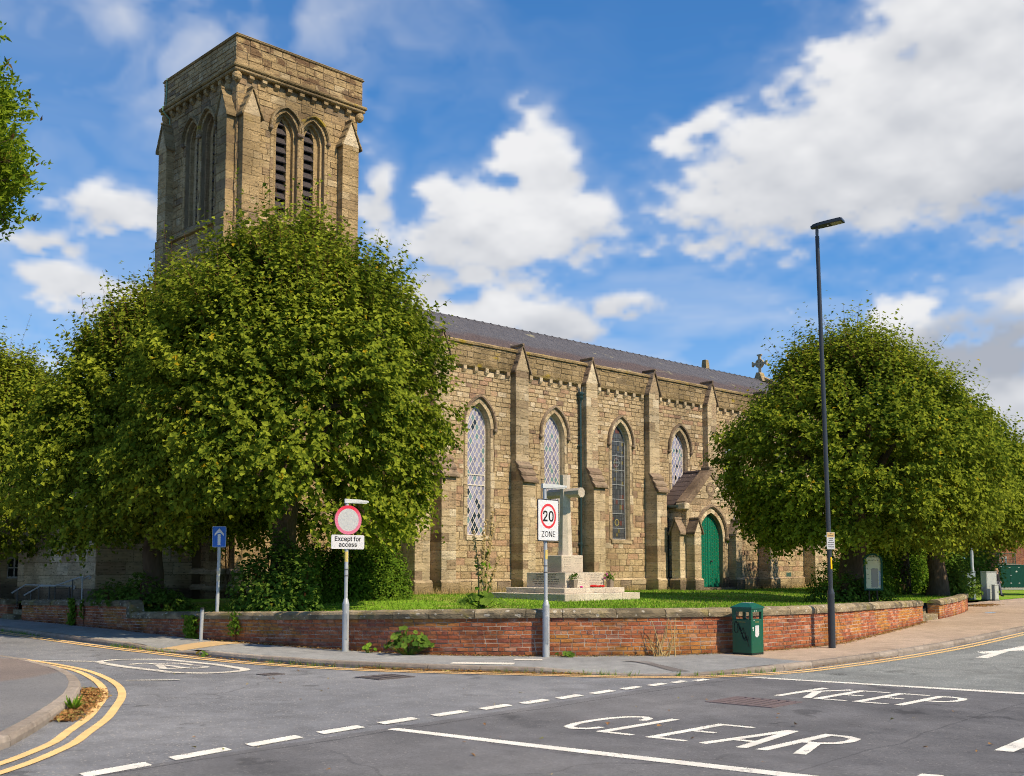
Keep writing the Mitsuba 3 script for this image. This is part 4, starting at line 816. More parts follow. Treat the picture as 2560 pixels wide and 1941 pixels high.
for sd in (-1, 1):    # roof of the porch
    ln = math.hypot(PH + .1, APX - EAV)
    mb = PO(); mb.prism(Polygon([(0, APX - .06), (sd*(PH + .1), EAV - .14), (sd*(PH + .1), EAV - .20), (0, APX - .14)]), -PD, -.02, 'xz'); put('roof_deck', mb, 'slate', parent=kk)
    n = 7
    for r in range(n):
        t0, t1 = r/n, (r + 1)/n + .02; P = lambda t: (sd*(PH + .14)*(1 - t), EAV - .14 + (APX - EAV + .10)*t)
        for j in range(4):
            a, b = -PD + PD*.97*j/4, -PD + PD*.97*(j + 1)/4; p0, p1 = P(t0), P(t1)
            mb = PO(); nx, nz = sd*.62, .78
            v = V(*[[p[0] + nx*h, y, p[1] + nz*h] for p, h in ((p0, .02), (p1, .004), (p1, -.012), (p0, 0)) for y in (a + .004, b - .004)])
            mb.add(v, [[0, 1, 3], [0, 3, 2], [2, 3, 5], [2, 5, 4], [4, 5, 7], [4, 7, 6], [6, 7, 1], [6, 1, 0], [0, 2, 4], [0, 4, 6], [1, 5, 3], [1, 7, 5]]); put('slate', mb, 'slate', parent=kk)
    mb = PO(); w = .17; mb.prism(Polygon([(0, APX + .12), (sd*(PH + .16), EAV - .02), (sd*(PH + .16), EAV - .2), (sd*(PH - .1), EAV - .2), (0, APX - .16)]), -.40, .06, 'xz'); put('gable_coping', mb, 'stone_brown', parent=kk)
    mb = PO(); mb.box(*sorted((sd*(PH - .12), sd*(PH + .2))), -.40, .075, EAV - .34, EAV - .08, .02); put('kneeler', mb, 'stone_dressed', parent=kk)
mb = PO(); mb.box(-.12, .12, -.4, .09, APX - .02, APX + .17, .03); put('apex_stone', mb, 'stone_brown', parent=kk)
mb = PO(); mb.tube([(0, -PD, APX - .02), (0, -.3, APX - .02)], .07, 8); put('ridge_tile', mb, 'slate', parent=kk)
mb = PO(); q = [Point(.09*math.cos(a), 5.02 + .09*math.sin(a)).buffer(.085) for a in np.arange(4)*math.pi/2]; mb.prism(Point(0, 5.02).buffer(.29).difference(shapely.union_all(q)), -.02, .03, 'xz'); put('quatrefoil', mb, 'stone_brown', parent=kk)
voussoirs(PO, kk, 0, dh, 3.0, 4.02, .17, -.17, .014, 1.3)
hood(PO, kk, 0, dh + .24, 3.08, 4.32, .13, -.02, .12, 'stone_brown', drop=.05)
for cs, make, lab in (((-PH - .02, -PH + .42), PO, 'f'), ((PH - .42, PH + .02), PO, 'f'), ((-.47, -.05), sidex(-1), 's'), ((-.47, -.05), sidex(1), 's')):
    bk = kk; a, b = cs
    mb = make(); mb.box(a, b, -.1, .38, 1.3, 3.2); put('buttress_core', mb, 'mortar', parent=bk)
    z = 1.33
    while z < 3.1: h = min(RNG.uniform(.3, .42), 3.2 - z); h = 3.2 - z if 3.2 - z - h < .15 else h; mb = make(); mb.box(a - .004, b + .004, -.02, .40, z + .003, z + h - .003, .01); put('buttress_block', mb, 'stone_dressed', parent=bk); z += h
    mb = make(); mb.box(a - .06, b + .06, -.02, .47, .4, 1.26, .012); put('buttress_plinth', mb, 'stone_brown', parent=bk)
    mb = make(); mb.prism(Polygon([(-.02, 1.26), (.47, 1.26), (.40, 1.34), (-.02, 1.34)]), a - .05, b + .05, 'yz'); put('weathering', mb, 'stone_dressed', parent=bk)
    gable_cap(make, kk, a, b, -.02, .42, 3.2, 3.74, 1)
# the green doors
gk = 'church__door'; DG = (.006, .14, .085); leaf = arch(0, dh + .01, .96, 3.0, 4.03)
for sd in (-1, 1):
    mb = PO(); mb.prism(leaf.intersection(sbox(min(0, sd*2), 0, max(0, sd*2), 6)).buffer(-.008), -.26, -.20, 'xz'); dkey = put('door', mb, 'gloss', color=DG, parent=CHURCH)
    for i in range(5):
        a = .012 + i*.157; g = leaf.intersection(sbox(*sorted((sd*a, sd*(a + .150))), 0, 1) if False else sbox(min(sd*a, sd*(a + .150)), 0, max(sd*a, sd*(a + .150)), 6)).buffer(-.004)
        mb = PO(); mb.prism(g, -.20, -.172, 'xz'); put('plank', mb, 'gloss', color=np.array(DG)*RNG.uniform(.88, 1.1), parent=dkey)
    R = PO(); i = 0
    for z in np.arange(1.12, 3.9, .18):
        for a in (.13, .29, .45, .61, .72):
            if leaf.buffer(-.04).contains(Point(sd*a, z + (.06 if i % 2 else 0))): R.ball((sd*a, -.165, z + (.06 if i % 2 else 0)), .016, 0)
            i += 1
    put('stud', R, 'matt', color=(.24, .19, .05), parent=dkey, kind='stuff')
    mb = PO(); mb.box(*sorted((sd*.02, sd*(dh - .03))), -.175, -.15, .97, 1.07, .008); put('kick_board', mb, 'gloss', color=DG, parent=dkey)
mb = PO(); mb.tube([(.16, -.17, 2.02), (.16, -.11, 2.02)], .02, 8); mb.ball((.16, -.09, 2.02), .045, 1); put('door_knob', mb, 'gloss', color=(.05, .05, .05), parent=CHURCH)
mb = PO(); mb.tube([(-PH - .2, -PD + .1, EAV - .22), (-PH - .2, -.3, EAV - .22)], .06, 8); put('gutter', mb, 'gloss', color=PIPE, parent=kk)
mb = PO(); mb.box(-PH - .42, -PH - .05, -PD + .02, -PD + .3, EAV - .2, EAV - .12); put('lead_flashing', mb, 'matt', color=(.5, .5, .5), parent=kk)
dk = uniq('church__drainpipe'); mb = PO(); mb.tube([(-PH - .2, -PD + .55, EAV - .22), (-PH - .2, -PD + .5, EAV - .4), (-PH - .09, -PD + .45, EAV - .7), (-PH - .09, -PD + .45, .7)], .045, 8); put(dk, mb, 'gloss', color=PIPE, own=True, smooth=True)
for z in (3.2, 2.0): mb = PO(); mb.lathe([(.045, z - .06), (.06, z - .05), (.06, z + .05), (.045, z + .06)], 8, (-PH - .09, -PD + .45, 0)); put('pipe_collar', mb, 'gloss', color=PIPE, parent=dk)

# ---- the low annexe west of the tower: big ashlar, flat parapet
ak = 'church__annexe'; AS, AD = -9.67, -3.96
m = CH(); m.box(AS + .012, TL, -10.2, AD - .012, .3, 4.3); put(ak, m, 'mortar', own=True)
for (r, g) in masonry(AS, TL - .32, 1.1, 4.2, (.34, .44), (.6, 1.3)): mb = MB(lambda v: church_xf(np.asarray(v) + V(0, AD, 0)), True); mb.stone(r[0], r[1], r[2], r[3], -.03, .004, .006, None, .002); put('ashlar', mb, 'stone_dressed', parent=ak)
for (r, g) in masonry(-10.2, AD, 1.1, 4.2, (.34, .44), (.6, 1.3)): mb = MB(lambda v: church_xf(np.c_[AS - np.asarray(v)[:, 1], np.asarray(v)[:, 0], np.asarray(v)[:, 2]]), True); mb.stone(r[0], r[1], r[2], r[3], -.03, .004, .006, None, .002); put('ashlar', mb, 'stone_dressed', parent=ak)
mb = CH(); mb.box(AS - .06, TL - .31, -10.26, AD + .06, .3, 1.08, .02); put('plinth', mb, 'stone_brown', parent=ak)
mb = CH(); mb.box(AS - .1, TL - .31, -10.3, AD + .1, 4.2, 4.42, .03); put('coping', mb, 'stone_moss', parent=ak)

# ------------------------------------------------------------------ the brick churchyard wall and its coping, stone by stone
def run_xf(P):
    """local (along, outward, up) to the world for a wall whose face runs along the polyline P; outward is to the right of travel"""
    d = np.r_[0, np.cumsum(np.linalg.norm(np.diff(P[:, :2], axis=0), axis=1))]; t = np.gradient(P[:, :2], axis=0); t /= np.linalg.norm(t, axis=1, keepdims=True)
    def xf(v):
        v = np.asarray(v, float); x, y = np.interp(v[:, 0], d, P[:, 0]), np.interp(v[:, 0], d, P[:, 1]); tx, ty = np.interp(v[:, 0], d, t[:, 0]), np.interp(v[:, 0], d, t[:, 1])
        over = np.where(v[:, 0] > d[-1], v[:, 0] - d[-1], np.where(v[:, 0] < 0, v[:, 0], 0))
        return np.c_[x + tx*over + ty*v[:, 1], y + ty*over - tx*v[:, 1], v[:, 2]]
    return xf, d[-1]
TH = .36
def brick_wall(label, P, keep, ends=(False, False), rows=9, group=None, cop=.165):
    k = thing('brick_wall', label, 'wall', group); xf, L = run_xf(P); d = np.r_[0, np.cumsum(np.linalg.norm(np.diff(P[:, :2], axis=0), axis=1))]
    top = lambda s: np.interp(s, d, P[:, 2]); MK = lambda: MB(xf, True)
    # mortar core
    n = max(2, int(L/.25)); v, f = [], []
    for i in range(n + 1):
        s = L*i/n; v += [[s, -.008, -.1], [s, -.008, top(s) - cop], [s, -TH, top(s) - cop], [s, -TH, -.1]]
    for i in range(n):
        for j in range(4): a, b = i*4 + j, i*4 + (j + 1) % 4; f += [[a, b, b + 4], [a, b + 4, a + 4]]
    f += [[0, 1, 2], [0, 2, 3]][::-1] + [[n*4, n*4 + 2, n*4 + 1], [n*4, n*4 + 3, n*4 + 2]]
    mb = MK(); mb.add(v, f); put('mortar', mb, 'brick_mortar', parent=k)
    bl, bh = .225, .076; bricks = []
    for r in range(rows):
        s = -(r % 2)*bl*.5 - .05*RNG.random()
        while s < L:
            w = bl*RNG.uniform(.93, 1.07)
            if (r % 4) == 3: w *= .52 if RNG.random() < .7 else 1
            a, b = max(s, 0), min(s + w, L); s += w; z1 = top((a + b)/2) - cop - r*bh
            if b - a < .05 or z1 < .10: continue
            bricks.append((a, b, z1 - bh, z1))
    A = []
    for a, b, z0, z1 in bricks: c = xf(V([(a + b)/2, 0, (z0 + z1)/2]))[0]; A.append((b - a)/((c - EYE)**2).sum())
    o = np.argsort(A)[::-1]; R = MK(); j = .0055
    for rank, i in enumerate(o):
        a, b, z0, z1 = bricks[i]; mb = MK() if rank < keep else R; y = RNG.uniform(-.003, .006); dz = RNG.normal(0, .0012)
        mb.stone(a + j, b - j, z0 + j + dz, z1 - j + dz, -.05, y, .004, None, .0015)
        if rank < keep: put('brick', mb, 'brick', parent=k)
    if R.n: put('brickwork', R, 'brick', parent=k, kind='stuff')
    for e, (s, sg) in zip(ends, ((0, -1), (L, 1))):     # the bonded end of a wall
        if not e: continue
        R = MB(lambda v, s=s, sg=sg: xf(np.c_[s + sg*np.asarray(v)[:, 1], -np.asarray(v)[:, 0], np.asarray(v)[:, 2]]), sg < 0)
        for r in range(rows):
            z1 = top(s) - cop - r*bh
            if z1 < .1: continue
            for a, b in ([(0, .22), (.22, TH)] if r % 2 else [(0, .12), (.12, TH)]): R.stone(a + j, b - j, z1 - bh + j, z1 - j, -.03, .004, .004)
        put('end_brickwork', R, 'brick', parent=k, kind='stuff')
    s = 0.0
    while s < L - .02:
        l = RNG.uniform(.62, 1.0); l = L - s if L - s - l < .3 else l; a, b = s + .006, s + l - .006; s += l; q = RNG.normal(0, .003, 7); ov = .045 + RNG.uniform(-.008, .012)
        prof = V([ov, 0], [ov + .004, cop*.55], [ov - .03, cop*.85], [-.06, cop*1.0], [-TH + .10, cop*1.0], [-TH - .02, cop*.7], [-TH - .02, 0]); prof[1:6, 1] += q[1:6]
        secs = np.linspace(a, b, 3); vv = np.vstack([np.c_[np.full(7, x), prof[:, 0] - (.012 if i != 1 else 0), top(x) - cop + prof[:, 1]*(1 if i == 1 else .95) + .002] for i, x in enumerate(secs)])
        ff = []
        for i in range(2):
            for p in range(7): m_, n_ = i*7 + p, i*7 + (p + 1) % 7; ff += [[m_, n_, n_ + 7], [m_, n_ + 7, m_ + 7]]
        ff += [[0, i + 1, i] for i in range(1, 6)] + [[14, 14 + i, 15 + i] for i in range(1, 6)]
        mb = MK(); mb.add(vv, ff); put('coping_stone', mb, 'coping', parent=k)
    return k
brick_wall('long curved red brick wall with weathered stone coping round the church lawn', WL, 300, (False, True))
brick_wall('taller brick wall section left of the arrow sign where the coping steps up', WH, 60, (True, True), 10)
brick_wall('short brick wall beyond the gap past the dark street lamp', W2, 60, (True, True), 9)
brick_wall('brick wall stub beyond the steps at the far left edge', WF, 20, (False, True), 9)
# the stone where the tall section drops to the low one
xfh, Lh = run_xf(WH); mb = MB(xfh, True); mb.prism(Polygon([(Lh - .02, .90 - .18), (Lh - .02, .905), (Lh + .10, .90), (Lh + .22, .80), (Lh + .30, .66), (Lh + .26, .45), (Lh - .02, .45)]), -.30, .05, 'xz'); put('ramp_stone', mb, 'coping', parent='brick_wall_001')
# steps in the gap of the left wall
sk = thing('stone_steps', 'worn stone steps in the gap of the wall at the far left', 'steps'); xf = frame((-15.95, 35.7, 0), (.656, -.755))
for i in range(4): mb = MB(xf); mb.box(-.6, .55, -.1 + i*.32, .4 + i*.32, .0, .26 + i*.14, .015); put('step', mb, 'coping', parent=sk)

sk = thing('stone_steps', 'low stone steps in the gap between the long wall and the short wall', 'steps'); xf = frame((13.0, 34.85, 0), (.55, .835))
for i in range(3): mb = MB(xf); mb.box(-1.25, 1.2, .02 + i*.36, 1.6, .05, .28 + i*.17, .015); put('step', mb, 'coping', parent=sk)

# ------------------------------------------------------------------ trees and plants
def leaf_mesh(c, nrm, tip, ln, wd, fold=.25, uv=None):
    """kite-shaped leaves, folded along the midrib: arrays of centres, normals and tip directions"""
    n = len(c); tip = tip - nrm*(tip*nrm).sum(1, keepdims=True); tip /= np.linalg.norm(tip, axis=1, keepdims=True) + 1e-9; sd = np.cross(nrm, tip)
    L, Wd = ln[:, None], wd[:, None]
    b = c - tip*L*.45; t = c + tip*L*.55 - nrm*L*.12; l = c - tip*L*.12 + sd*Wd*.5 + nrm*Wd*fold*.5; r = c - tip*L*.12 - sd*Wd*.5 + nrm*Wd*fold*.5
    v = np.stack([b, r, t, l], 1).reshape(-1, 3); k = np.arange(n)[:, None]*4; f = np.concatenate([k + [0, 1, 2], k + [0, 2, 3]], 1).reshape(-1, 3)
    uv = RNG.random((n, 2)) if uv is None else uv
    return v, f, np.repeat(uv, 4, 0)
def unit(a): return a/(np.linalg.norm(a, axis=1, keepdims=True) + 1e-9)
def randdir(n, rng): return unit(rng.normal(size=(n, 3)))
def crown(rng, centre, R, up, down, nshoot, nleaf, ln, lump=.2, seed=0, pw=2.0, top_shoot=1.0, inner=.45, droop=.25, shoot=(.45, .95)):
    """leaves along shoots that grow outward through an ovoid crown with a lumpy outline; returns leaf arrays and the shoots' lines"""
    d = randdir(nshoot, rng); d[:, 2] = np.where(d[:, 2] < -.75, -d[:, 2], d[:, 2])
    ex = np.where(d[:, 2] > 0, pw, 2.8); rad = (((d[:, 0]**2 + d[:, 1]**2)/R**2)**(ex/2) + (np.abs(d[:, 2])/np.where(d[:, 2] > 0, up, down))**ex)**(-1/ex)
    q = d*2.1 + seed*3.7
    rad *= 1 + lump*(meshkit.fbm(q, 4, seed) - .5)*2
    keep = meshkit.fbm(d*V(3.0, 3.0, 4.6) + seed*1.3, 3, seed + 2) + .18*rng.random(nshoot) > .50       # leafy masses with dark hollows between
    d, rad = d[keep], rad[keep]; nshoot = len(d); under = np.clip(-d[:, 2], 0, 1)
    u = rng.random(nshoot); t = np.where(u < .78, rng.uniform(.80, .97, nshoot), rng.uniform(inner, .85, nshoot))
    base = centre + d*(rad*t)[:, None] - d*.25
    top = np.clip(d[:, 2], 0, 1)
    g = unit(d*1.0 + np.c_[np.zeros((nshoot, 2)), .25 + .9*top - droop*np.clip(-d[:, 2] + .2, 0, 1)*1.2] + .38*rng.normal(size=(nshoot, 3)))
    length = rng.uniform(*shoot, nshoot)*(.75 + .65*top_shoot*top**2*rng.random(nshoot)*1.6)*np.where(rng.random(nshoot) < np.where(top > .3, .14, .02), 1.55, 1)
    s = (np.arange(nleaf) + .5)/nleaf
    sag = np.c_[np.zeros((nshoot, 2)), -length*.22*(1 - top)]
    P = base[:, None, :] + g[:, None, :]*(length[:, None]*s[None, :])[..., None] + sag[:, None, :]*(s[None, :, None]**2)
    side = unit(np.cross(g, randdir(nshoot, rng)))
    alt = np.where(np.arange(nleaf) % 2 == 0, 1, -1)[None, :, None]
    c = P + side[:, None, :]*alt*.055 + rng.normal(size=P.shape)*.035
    nrm = unit((np.broadcast_to(np.array([0, 0, 1.0]), P.shape) * .75 + d[:, None, :]*.65 + rng.normal(size=P.shape)*.48).reshape(-1, 3))
    tip = (side[:, None, :]*alt*.8 + g[:, None, :]*.5 + np.array([0, 0, -.45]) + rng.normal(size=P.shape)*.3).reshape(-1, 3)
    n = nshoot*nleaf; l = ln*rng.uniform(.65, 1.15, n)*(1 - .35*np.tile(s, nshoot)**2)
    tone = np.clip(.5 + .9*(meshkit.fbm(c.reshape(-1, 3)*.9, 3, seed + 5) - .5) + rng.normal(size=n)*.22, 0, 1)
    return c.reshape(-1, 3), nrm, tip, l, np.c_[rng.random(n), tone], (base, base + g*length[:, None] + sag)
def twigs(mb, a, b, r=.007):
    """thin three-sided twigs from a to b"""
    for p, q in zip(a, b):
        t = q - p; t /= np.linalg.norm(t) + 1e-9; x = np.cross(t, [0.3, .2, .9]); x /= np.linalg.norm(x) + 1e-9; y = np.cross(t, x)
        k = [x, -.5*x + .87*y, -.5*x - .87*y]; v = [p + r*i for i in k] + [q + r*.4*i for i in k]; mb.add(v, [[0, 1, 4], [0, 4, 3], [1, 2, 5], [1, 5, 4], [2, 0, 3], [2, 3, 5]])
def lime_tree(label, x, y, cz, R, up, down, seed, nshoot, nleaf=13, ln=.135, group=None, rt=.28, lump=.2, lean=(0, 0), trunk_top=None, twig=220, pw=2.0, clear=None):
    rng = np.random.default_rng(seed); z0 = float(lawn_z(np.array([x]), np.array([y]))[0])
    k = thing('lime_tree', label, 'tree', group); c0 = V(x + lean[0], y + lean[1], cz)
    mb = MB(); H = trunk_top or cz - .6
    zz = np.linspace(z0 - .1, H, 9); wob = rng.normal(0, .035, (9, 2)); tr = np.c_[x + lean[0]*(zz - z0)/(cz - z0) + wob[:, 0], y + lean[1]*(zz - z0)/(cz - z0) + wob[:, 1], zz]
    mb.tube(tr, rt*np.array([1.5, 1.15, 1.0, .97, .95, .95, .9, .85, .75]), 14)
    put('trunk', mb, 'bark', parent=k, smooth=True)
    for i in range(9):
        a = i*2.4 + rng.uniform(-.3, .3); b = tr[5 + i % 4]; el = rng.uniform(.15, 1.0); e = c0 + V(math.cos(a)*math.cos(el), math.sin(a)*math.cos(el), math.sin(el)*.9 - .1)*R*.82
        m1 = (b + e)/2 + V(*rng.normal(0, .25, 2), .35); mb = MB(); mb.tube([b, b*.6 + m1*.4, m1, m1*.4 + e*.6, e], rt*np.array([.5, .42, .3, .2, .07]), 7); put('limb', mb, 'bark', parent=k, smooth=True)
    c, nr, tp, l, uv, (ta, tb) = crown(rng, c0, R, up, down, nshoot, nleaf, ln, lump, seed, pw)
    if clear is not None: m_ = ~clear(c); c, nr, tp, l, uv = c[m_], nr[m_], tp[m_], l[m_], uv[m_]; m_ = ~(clear(ta) | clear(tb)); ta, tb = ta[m_], tb[m_]
    v, f, u = leaf_mesh(c, nr, tp, l, l*.86, .3, uv); put('crown', (v, f, u), 'leaf_lime', parent=k)
    mb = MB(); hi = np.nonzero((tb[:, 2] > cz + up*.55) & (np.linalg.norm(tb - ta, axis=1) > .6))[0]; i = np.unique(np.r_[rng.permutation(len(ta))[:twig], hi[:700]]); twigs(mb, ta[i], tb[i], .0065); put('twigwork', mb, 'twig', parent=k, kind='stuff')
    return k, z0
def shrub(name, label, cat, pts, r, n, ln, mat, seed, stems=0, up=.6, zf=None, wd=.8):
    """leafy low growth: leaves over lumps at pts (x, y, height)"""
    rng = np.random.default_rng(seed); k = thing(name, label, cat); C, N, Tt = [], [], []
    for (x, y, h), m in zip(pts, rng.multinomial(n, [1/len(pts)]*len(pts))):
        z0 = float(lawn_z(np.array([x]), np.array([y]))[0]) if zf is None else zf
        d = randdir(m, rng); d[:, 2] = np.abs(d[:, 2])*1.0 - .12*rng.random(m); rr = (1 + .35*(meshkit.fbm(d*2 + seed + x, 3, seed) - .5)*2)*rng.uniform(.55, 1.02, m)**.6
        C.append(V(x, y, z0) + d*rr[:, None]*V(r, r, h)); N.append(unit(d*.7 + V(0, 0, up) + rng.normal(size=(m, 3))*.45)); Tt.append(d + rng.normal(size=(m, 3))*.5 - V(0, 0, .3))
    c, nr, tp = np.vstack(C), np.vstack(N), np.vstack(Tt); l = ln*rng.uniform(.6, 1.2, len(c))
    put('foliage', leaf_mesh(c, nr, tp, l, l*wd, .25), mat, parent=k)
    mb = MB()
    for (x, y, h) in pts:
        z0 = float(lawn_z(np.array([x]), np.array([y]))[0]) if zf is None else zf
        for i in range(max(2, stems)): a = rng.uniform(0, 6.3); mb.tube([(x + .1*math.cos(a), y + .1*math.sin(a), z0 - .05), (x + r*.5*math.cos(a), y + r*.5*math.sin(a), z0 + h*.7)], [.018, .006], 5)
    put('stem', mb, 'twig', parent=k)
    return k
lime_tree('biggest lime tree, in front of the church tower behind the round no-vehicles sign', -5.7, 27.6, 5.5, 4.2, 4.95, 3.75, 11, 9000, 13, .17, None, .30, .27, (.1, 0), pw=1.85, clear=lambda c: (c[:, 1] < 25.7) & (c[:, 2] < 3.0) & (c[:, 0] < -5.5))
lime_tree('lime tree left of the biggest one, its dark trunk above the stepped wall', -9.8, 30.3, 5.1, 3.75, 4.55, 3.25, 12, 7400, 13, .17, None, .27, .26, (.1, .2), pw=1.35)
lime_tree('lime tree cut by the left picture edge over the small house', -18.3, 38.4, 5.0, 5.2, 3.95, 3.4, 13, 6800, 12, .185, None, .27, .26, pw=1.6)
lime_tree('round lime tree beside the church porch, behind the dark street lamp', 10.0, 33.0, 4.85, 4.2, 3.6, 2.85, 14, 10000, 13, .155, None, .36, .21, (.25, 0), pw=1.7)
lime_tree('lime tree behind the notice board, its trunk further along the lawn', 16.4, 43.0, 4.9, 4.3, 3.15, 2.5, 15, 6200, 12, .185, None, .33, .2, pw=1.7)
lime_tree('lime tree cut by the right picture edge, furthest along the lawn', 32.0, 68.0, 5.6, 4.9, 3.5, 2.0, 16, 3800, 12, .22, None, .3, .22)
def background_tree(label, x, y, h, r, seed):
    rng = np.random.default_rng(seed); k = thing('broadleaf_tree', label, 'tree'); mb = MB(); mb.tube([(x, y, 0), (x, y, h*.6)], [.35, .2], 8); put('trunk', mb, 'bark', parent=k, smooth=True)
    c, nr, tp, l, uv, _ = crown(rng, V(x, y, h*.5), r, h*.5, h*.42, 1700, 11, .28, .3, seed); put('crown', leaf_mesh(c, nr, tp, l, l*.86, .3, uv), 'leaf_bush', parent=k)
shrub('trunk_suckers', 'leafy suckers round the foot of the biggest lime tree', 'shrub', [(-5.65, 27.0, 2.3), (-6.2, 26.8, 1.5), (-5.15, 26.9, 1.8), (-5.6, 26.4, 1.1)], .6, 5200, .13, 'leaf_bush', 21, 5)
shrub('trunk_suckers', 'leafy suckers round the trunk above the stepped wall at the left', 'shrub', [(-9.9, 29.9, .9), (-10.7, 30.2, .65), (-9.2, 29.9, .6)], .7, 1700, .12, 'leaf_bush', 22, 4)
for i_, (x_, y_, h_, r_) in enumerate(((28, 92, 9, 5), (16, 88, 8.5, 4.5), (47, 118, 10, 6), (36, 108, 9, 5.5), (5, 84, 7.5, 4))): background_tree(['dark far tree behind the hedge right of the church', 'far tree directly behind the church end', 'broad far tree behind the brick building', 'far tree between the hedge and the brick building', 'lowest far tree behind the church'][i_], x_, y_, h_, r_, 90 + i_)
shrub('trunk_suckers', 'leafy suckers at the foot of the lime tree by the notice board', 'shrub', [(9.6, 32.2, .95), (10.2, 32.3, .8), (9.1, 32.4, .6), (10.5, 32.5, .6)], .65, 2400, .11, 'leaf_bush', 23, 4)
shrub('yew_bush', 'clipped bright green yew bush between the biggest lime tree and the church', 'bush', [(-3.7, 31.2, 1.8), (-4.6, 31.0, 1.9), (-5.5, 31.0, 1.8), (-4.1, 31.6, 1.85)], 1.0, 30000, .11, 'leaf_yew', 24, 3, .4, None, .45)
shrub('hedge', 'dark evergreen hedge mass in the shade behind the notice board', 'hedge', [(13.9, 44.2, 2.6), (15.0, 46.0, 3.0), (16.4, 48.2, 3.2), (17.8, 50.3, 3.2), (19.4, 52.5, 3.0), (12.9, 42.6, 1.6)], 1.5, 20000, .16, 'leaf_yew', 25, 3, .4, None, .5)
shrub('laurel_bush', 'feathery green bush at the right of the thick trunk beyond the board', 'bush', [(17.3, 44.4, 1.7), (18.0, 45.0, 1.5), (17.0, 43.7, 1.0)], .8, 3600, .13, 'leaf_bush', 26, 3)
shrub('laurel_bush', 'tall green bush behind the grey street cabinets', 'bush', [(22.6, 62.5, 3.4), (25.2, 66.0, 4.2), (27.6, 69.5, 4.4), (30.2, 73.0, 4.4)], 1.8, 12000, .22, 'leaf_bush', 27, 3)
# second trunk close to the thick one
def plain_tree(label, x, y, h, r, seed, crown_r=2.6):
    rng = np.random.default_rng(seed); z0 = float(lawn_z(np.array([x]), np.array([y]))[0]); k = thing('lime_tree', label, 'tree'); mb = MB(); mb.tube([(x, y, z0 - .1), (x + .05, y, z0 + 1), (x, y + .1, h*.55)], [r*1.3, r, r*.7], 10); put('trunk', mb, 'bark', parent=k, smooth=True)
    c, nr, tp, l, uv, _ = crown(rng, V(x, y, h*.62), crown_r, h*.4, h*.3, 900, 11, .17, .25, seed); put('crown', leaf_mesh(c, nr, tp, l, l*.86, .3, uv), 'leaf_lime', parent=k)
plain_tree('slender dark lime trunk just left of the thick trunk beyond the board', 15.9, 45.6, 7.6, .30, 31)
# the conifer whose boughs reach in at the upper left
def conifer(x, y):
    rng = np.random.default_rng(41); k = thing('conifer_tree', 'bright green conifer whose boughs hang in at the upper left corner', 'tree')
    mb = MB(); mb.tube([(x, y, 0), (x, y, 6), (x + .1, y, 11), (x, y, 14.0)], [.5, .4, .25, .04], 12); put('trunk', mb, 'bark', parent=k, smooth=True)
    C, D = [], []
    for i in range(200):
        z = rng.uniform(9.4, 13.7); a = rng.uniform(0, 2*math.pi) if i > 60 else rng.uniform(-1.1, .7); ln = (1.5 + 1.75*math.sin(min(1, (14.4 - z)/4.9)*2.5)**.8)*rng.uniform(.8, 1.03)
        e = V(x + math.cos(a)*ln, y + math.sin(a)*ln, z + rng.uniform(-.1, .7)); b = V(x, y, z - .5)
        if i < 130: mb = MB(); mb.tube([b, (b + e)/2 + V(0, 0, -.1), e], [.06, .035, .01], 5); put('bough', mb, 'bark', parent=k)
        for j in range(85):
            t = rng.uniform(.30, 1.04); C.append(b*(1 - t) + e*t + rng.normal(0, .22, 3)*V(1, 1, .8)); D.append(unit((V(*(e - b)) + V(0, 0, .6) + rng.normal(0, .8, 3))[None])[0])
    C, D = np.array(C), np.array(D); n = len(C); P, N, Tp, L, U = [], [], [], [], []
    for j in range(9):
        d = unit(D + rng.normal(size=(n, 3))*.55); P.append(C + d*.10*rng.random((n, 1)) + rng.normal(size=(n, 3))*.05); Tp.append(d); N.append(randdir(n, rng)); L.append(rng.uniform(.09, .19, n)); U.append(np.c_[rng.random(n)*np.where(np.arange(n) % 5 == 0, 1.0, .8), np.clip(rng.normal(.5, .2, n) + .5*(meshkit.fbm(C*1.1, 3, 3) - .5), 0, 1)])
    put('foliage', leaf_mesh(np.vstack(P), np.vstack(N), np.vstack(Tp), np.concatenate(L), np.concatenate(L)*.46, .2, np.vstack(U)), 'leaf_conifer', parent=k)
conifer(-14.35, 24.0)

# wall-foot plants, hollyhock, stalks, ivy
def big_leaf_plant(name, label, cat, x, y, z, n, r, h, size, seed, mat='leaf_bush', flat_to=None):
    """lobed leaves on stalks, each leaf a part"""
    rng = np.random.default_rng(seed); k = thing(name, label, cat); mb = MB()
    for i in range(n):
        a = rng.uniform(0, 2*math.pi); rr = r*math.sqrt(rng.random()); hh = h*(1 - .6*(rr/r)**2)*rng.uniform(.6, 1.05); c = V(x + rr*math.cos(a), y + rr*math.sin(a)*.6, z + max(.04, hh)); nr = unit((V(math.cos(a)*.5, math.sin(a)*.5 - .55, .75) + rng.normal(0, .25, 3))[None])[0]
        t1 = np.cross(nr, V(.3, .8, .1)); t1 /= np.linalg.norm(t1); t2 = np.cross(nr, t1); s = size*rng.uniform(.6, 1.15); th = np.linspace(0, 2*math.pi, 15)[:-1]; ra = s*.5*(1 + .16*np.cos(5*th + rng.uniform(0, 6)))
        v = np.vstack([c - nr*s*.06, c + (np.cos(th)*ra)[:, None]*t1 + (np.sin(th)*ra)[:, None]*t2 + nr*(.05*s*np.cos(3*th))[:, None]]); f = [[0, 1 + q, 1 + (q + 1) % 14] for q in range(14)]
        lf = MB(); lf.add(v, f); put('leaf', lf, mat, parent=k); mb.tube([(x + rng.normal(0, .03), y, z - .02), c], [.008, .005], 4)
    put('stalk', mb, 'leaf_bush', parent=k); return k
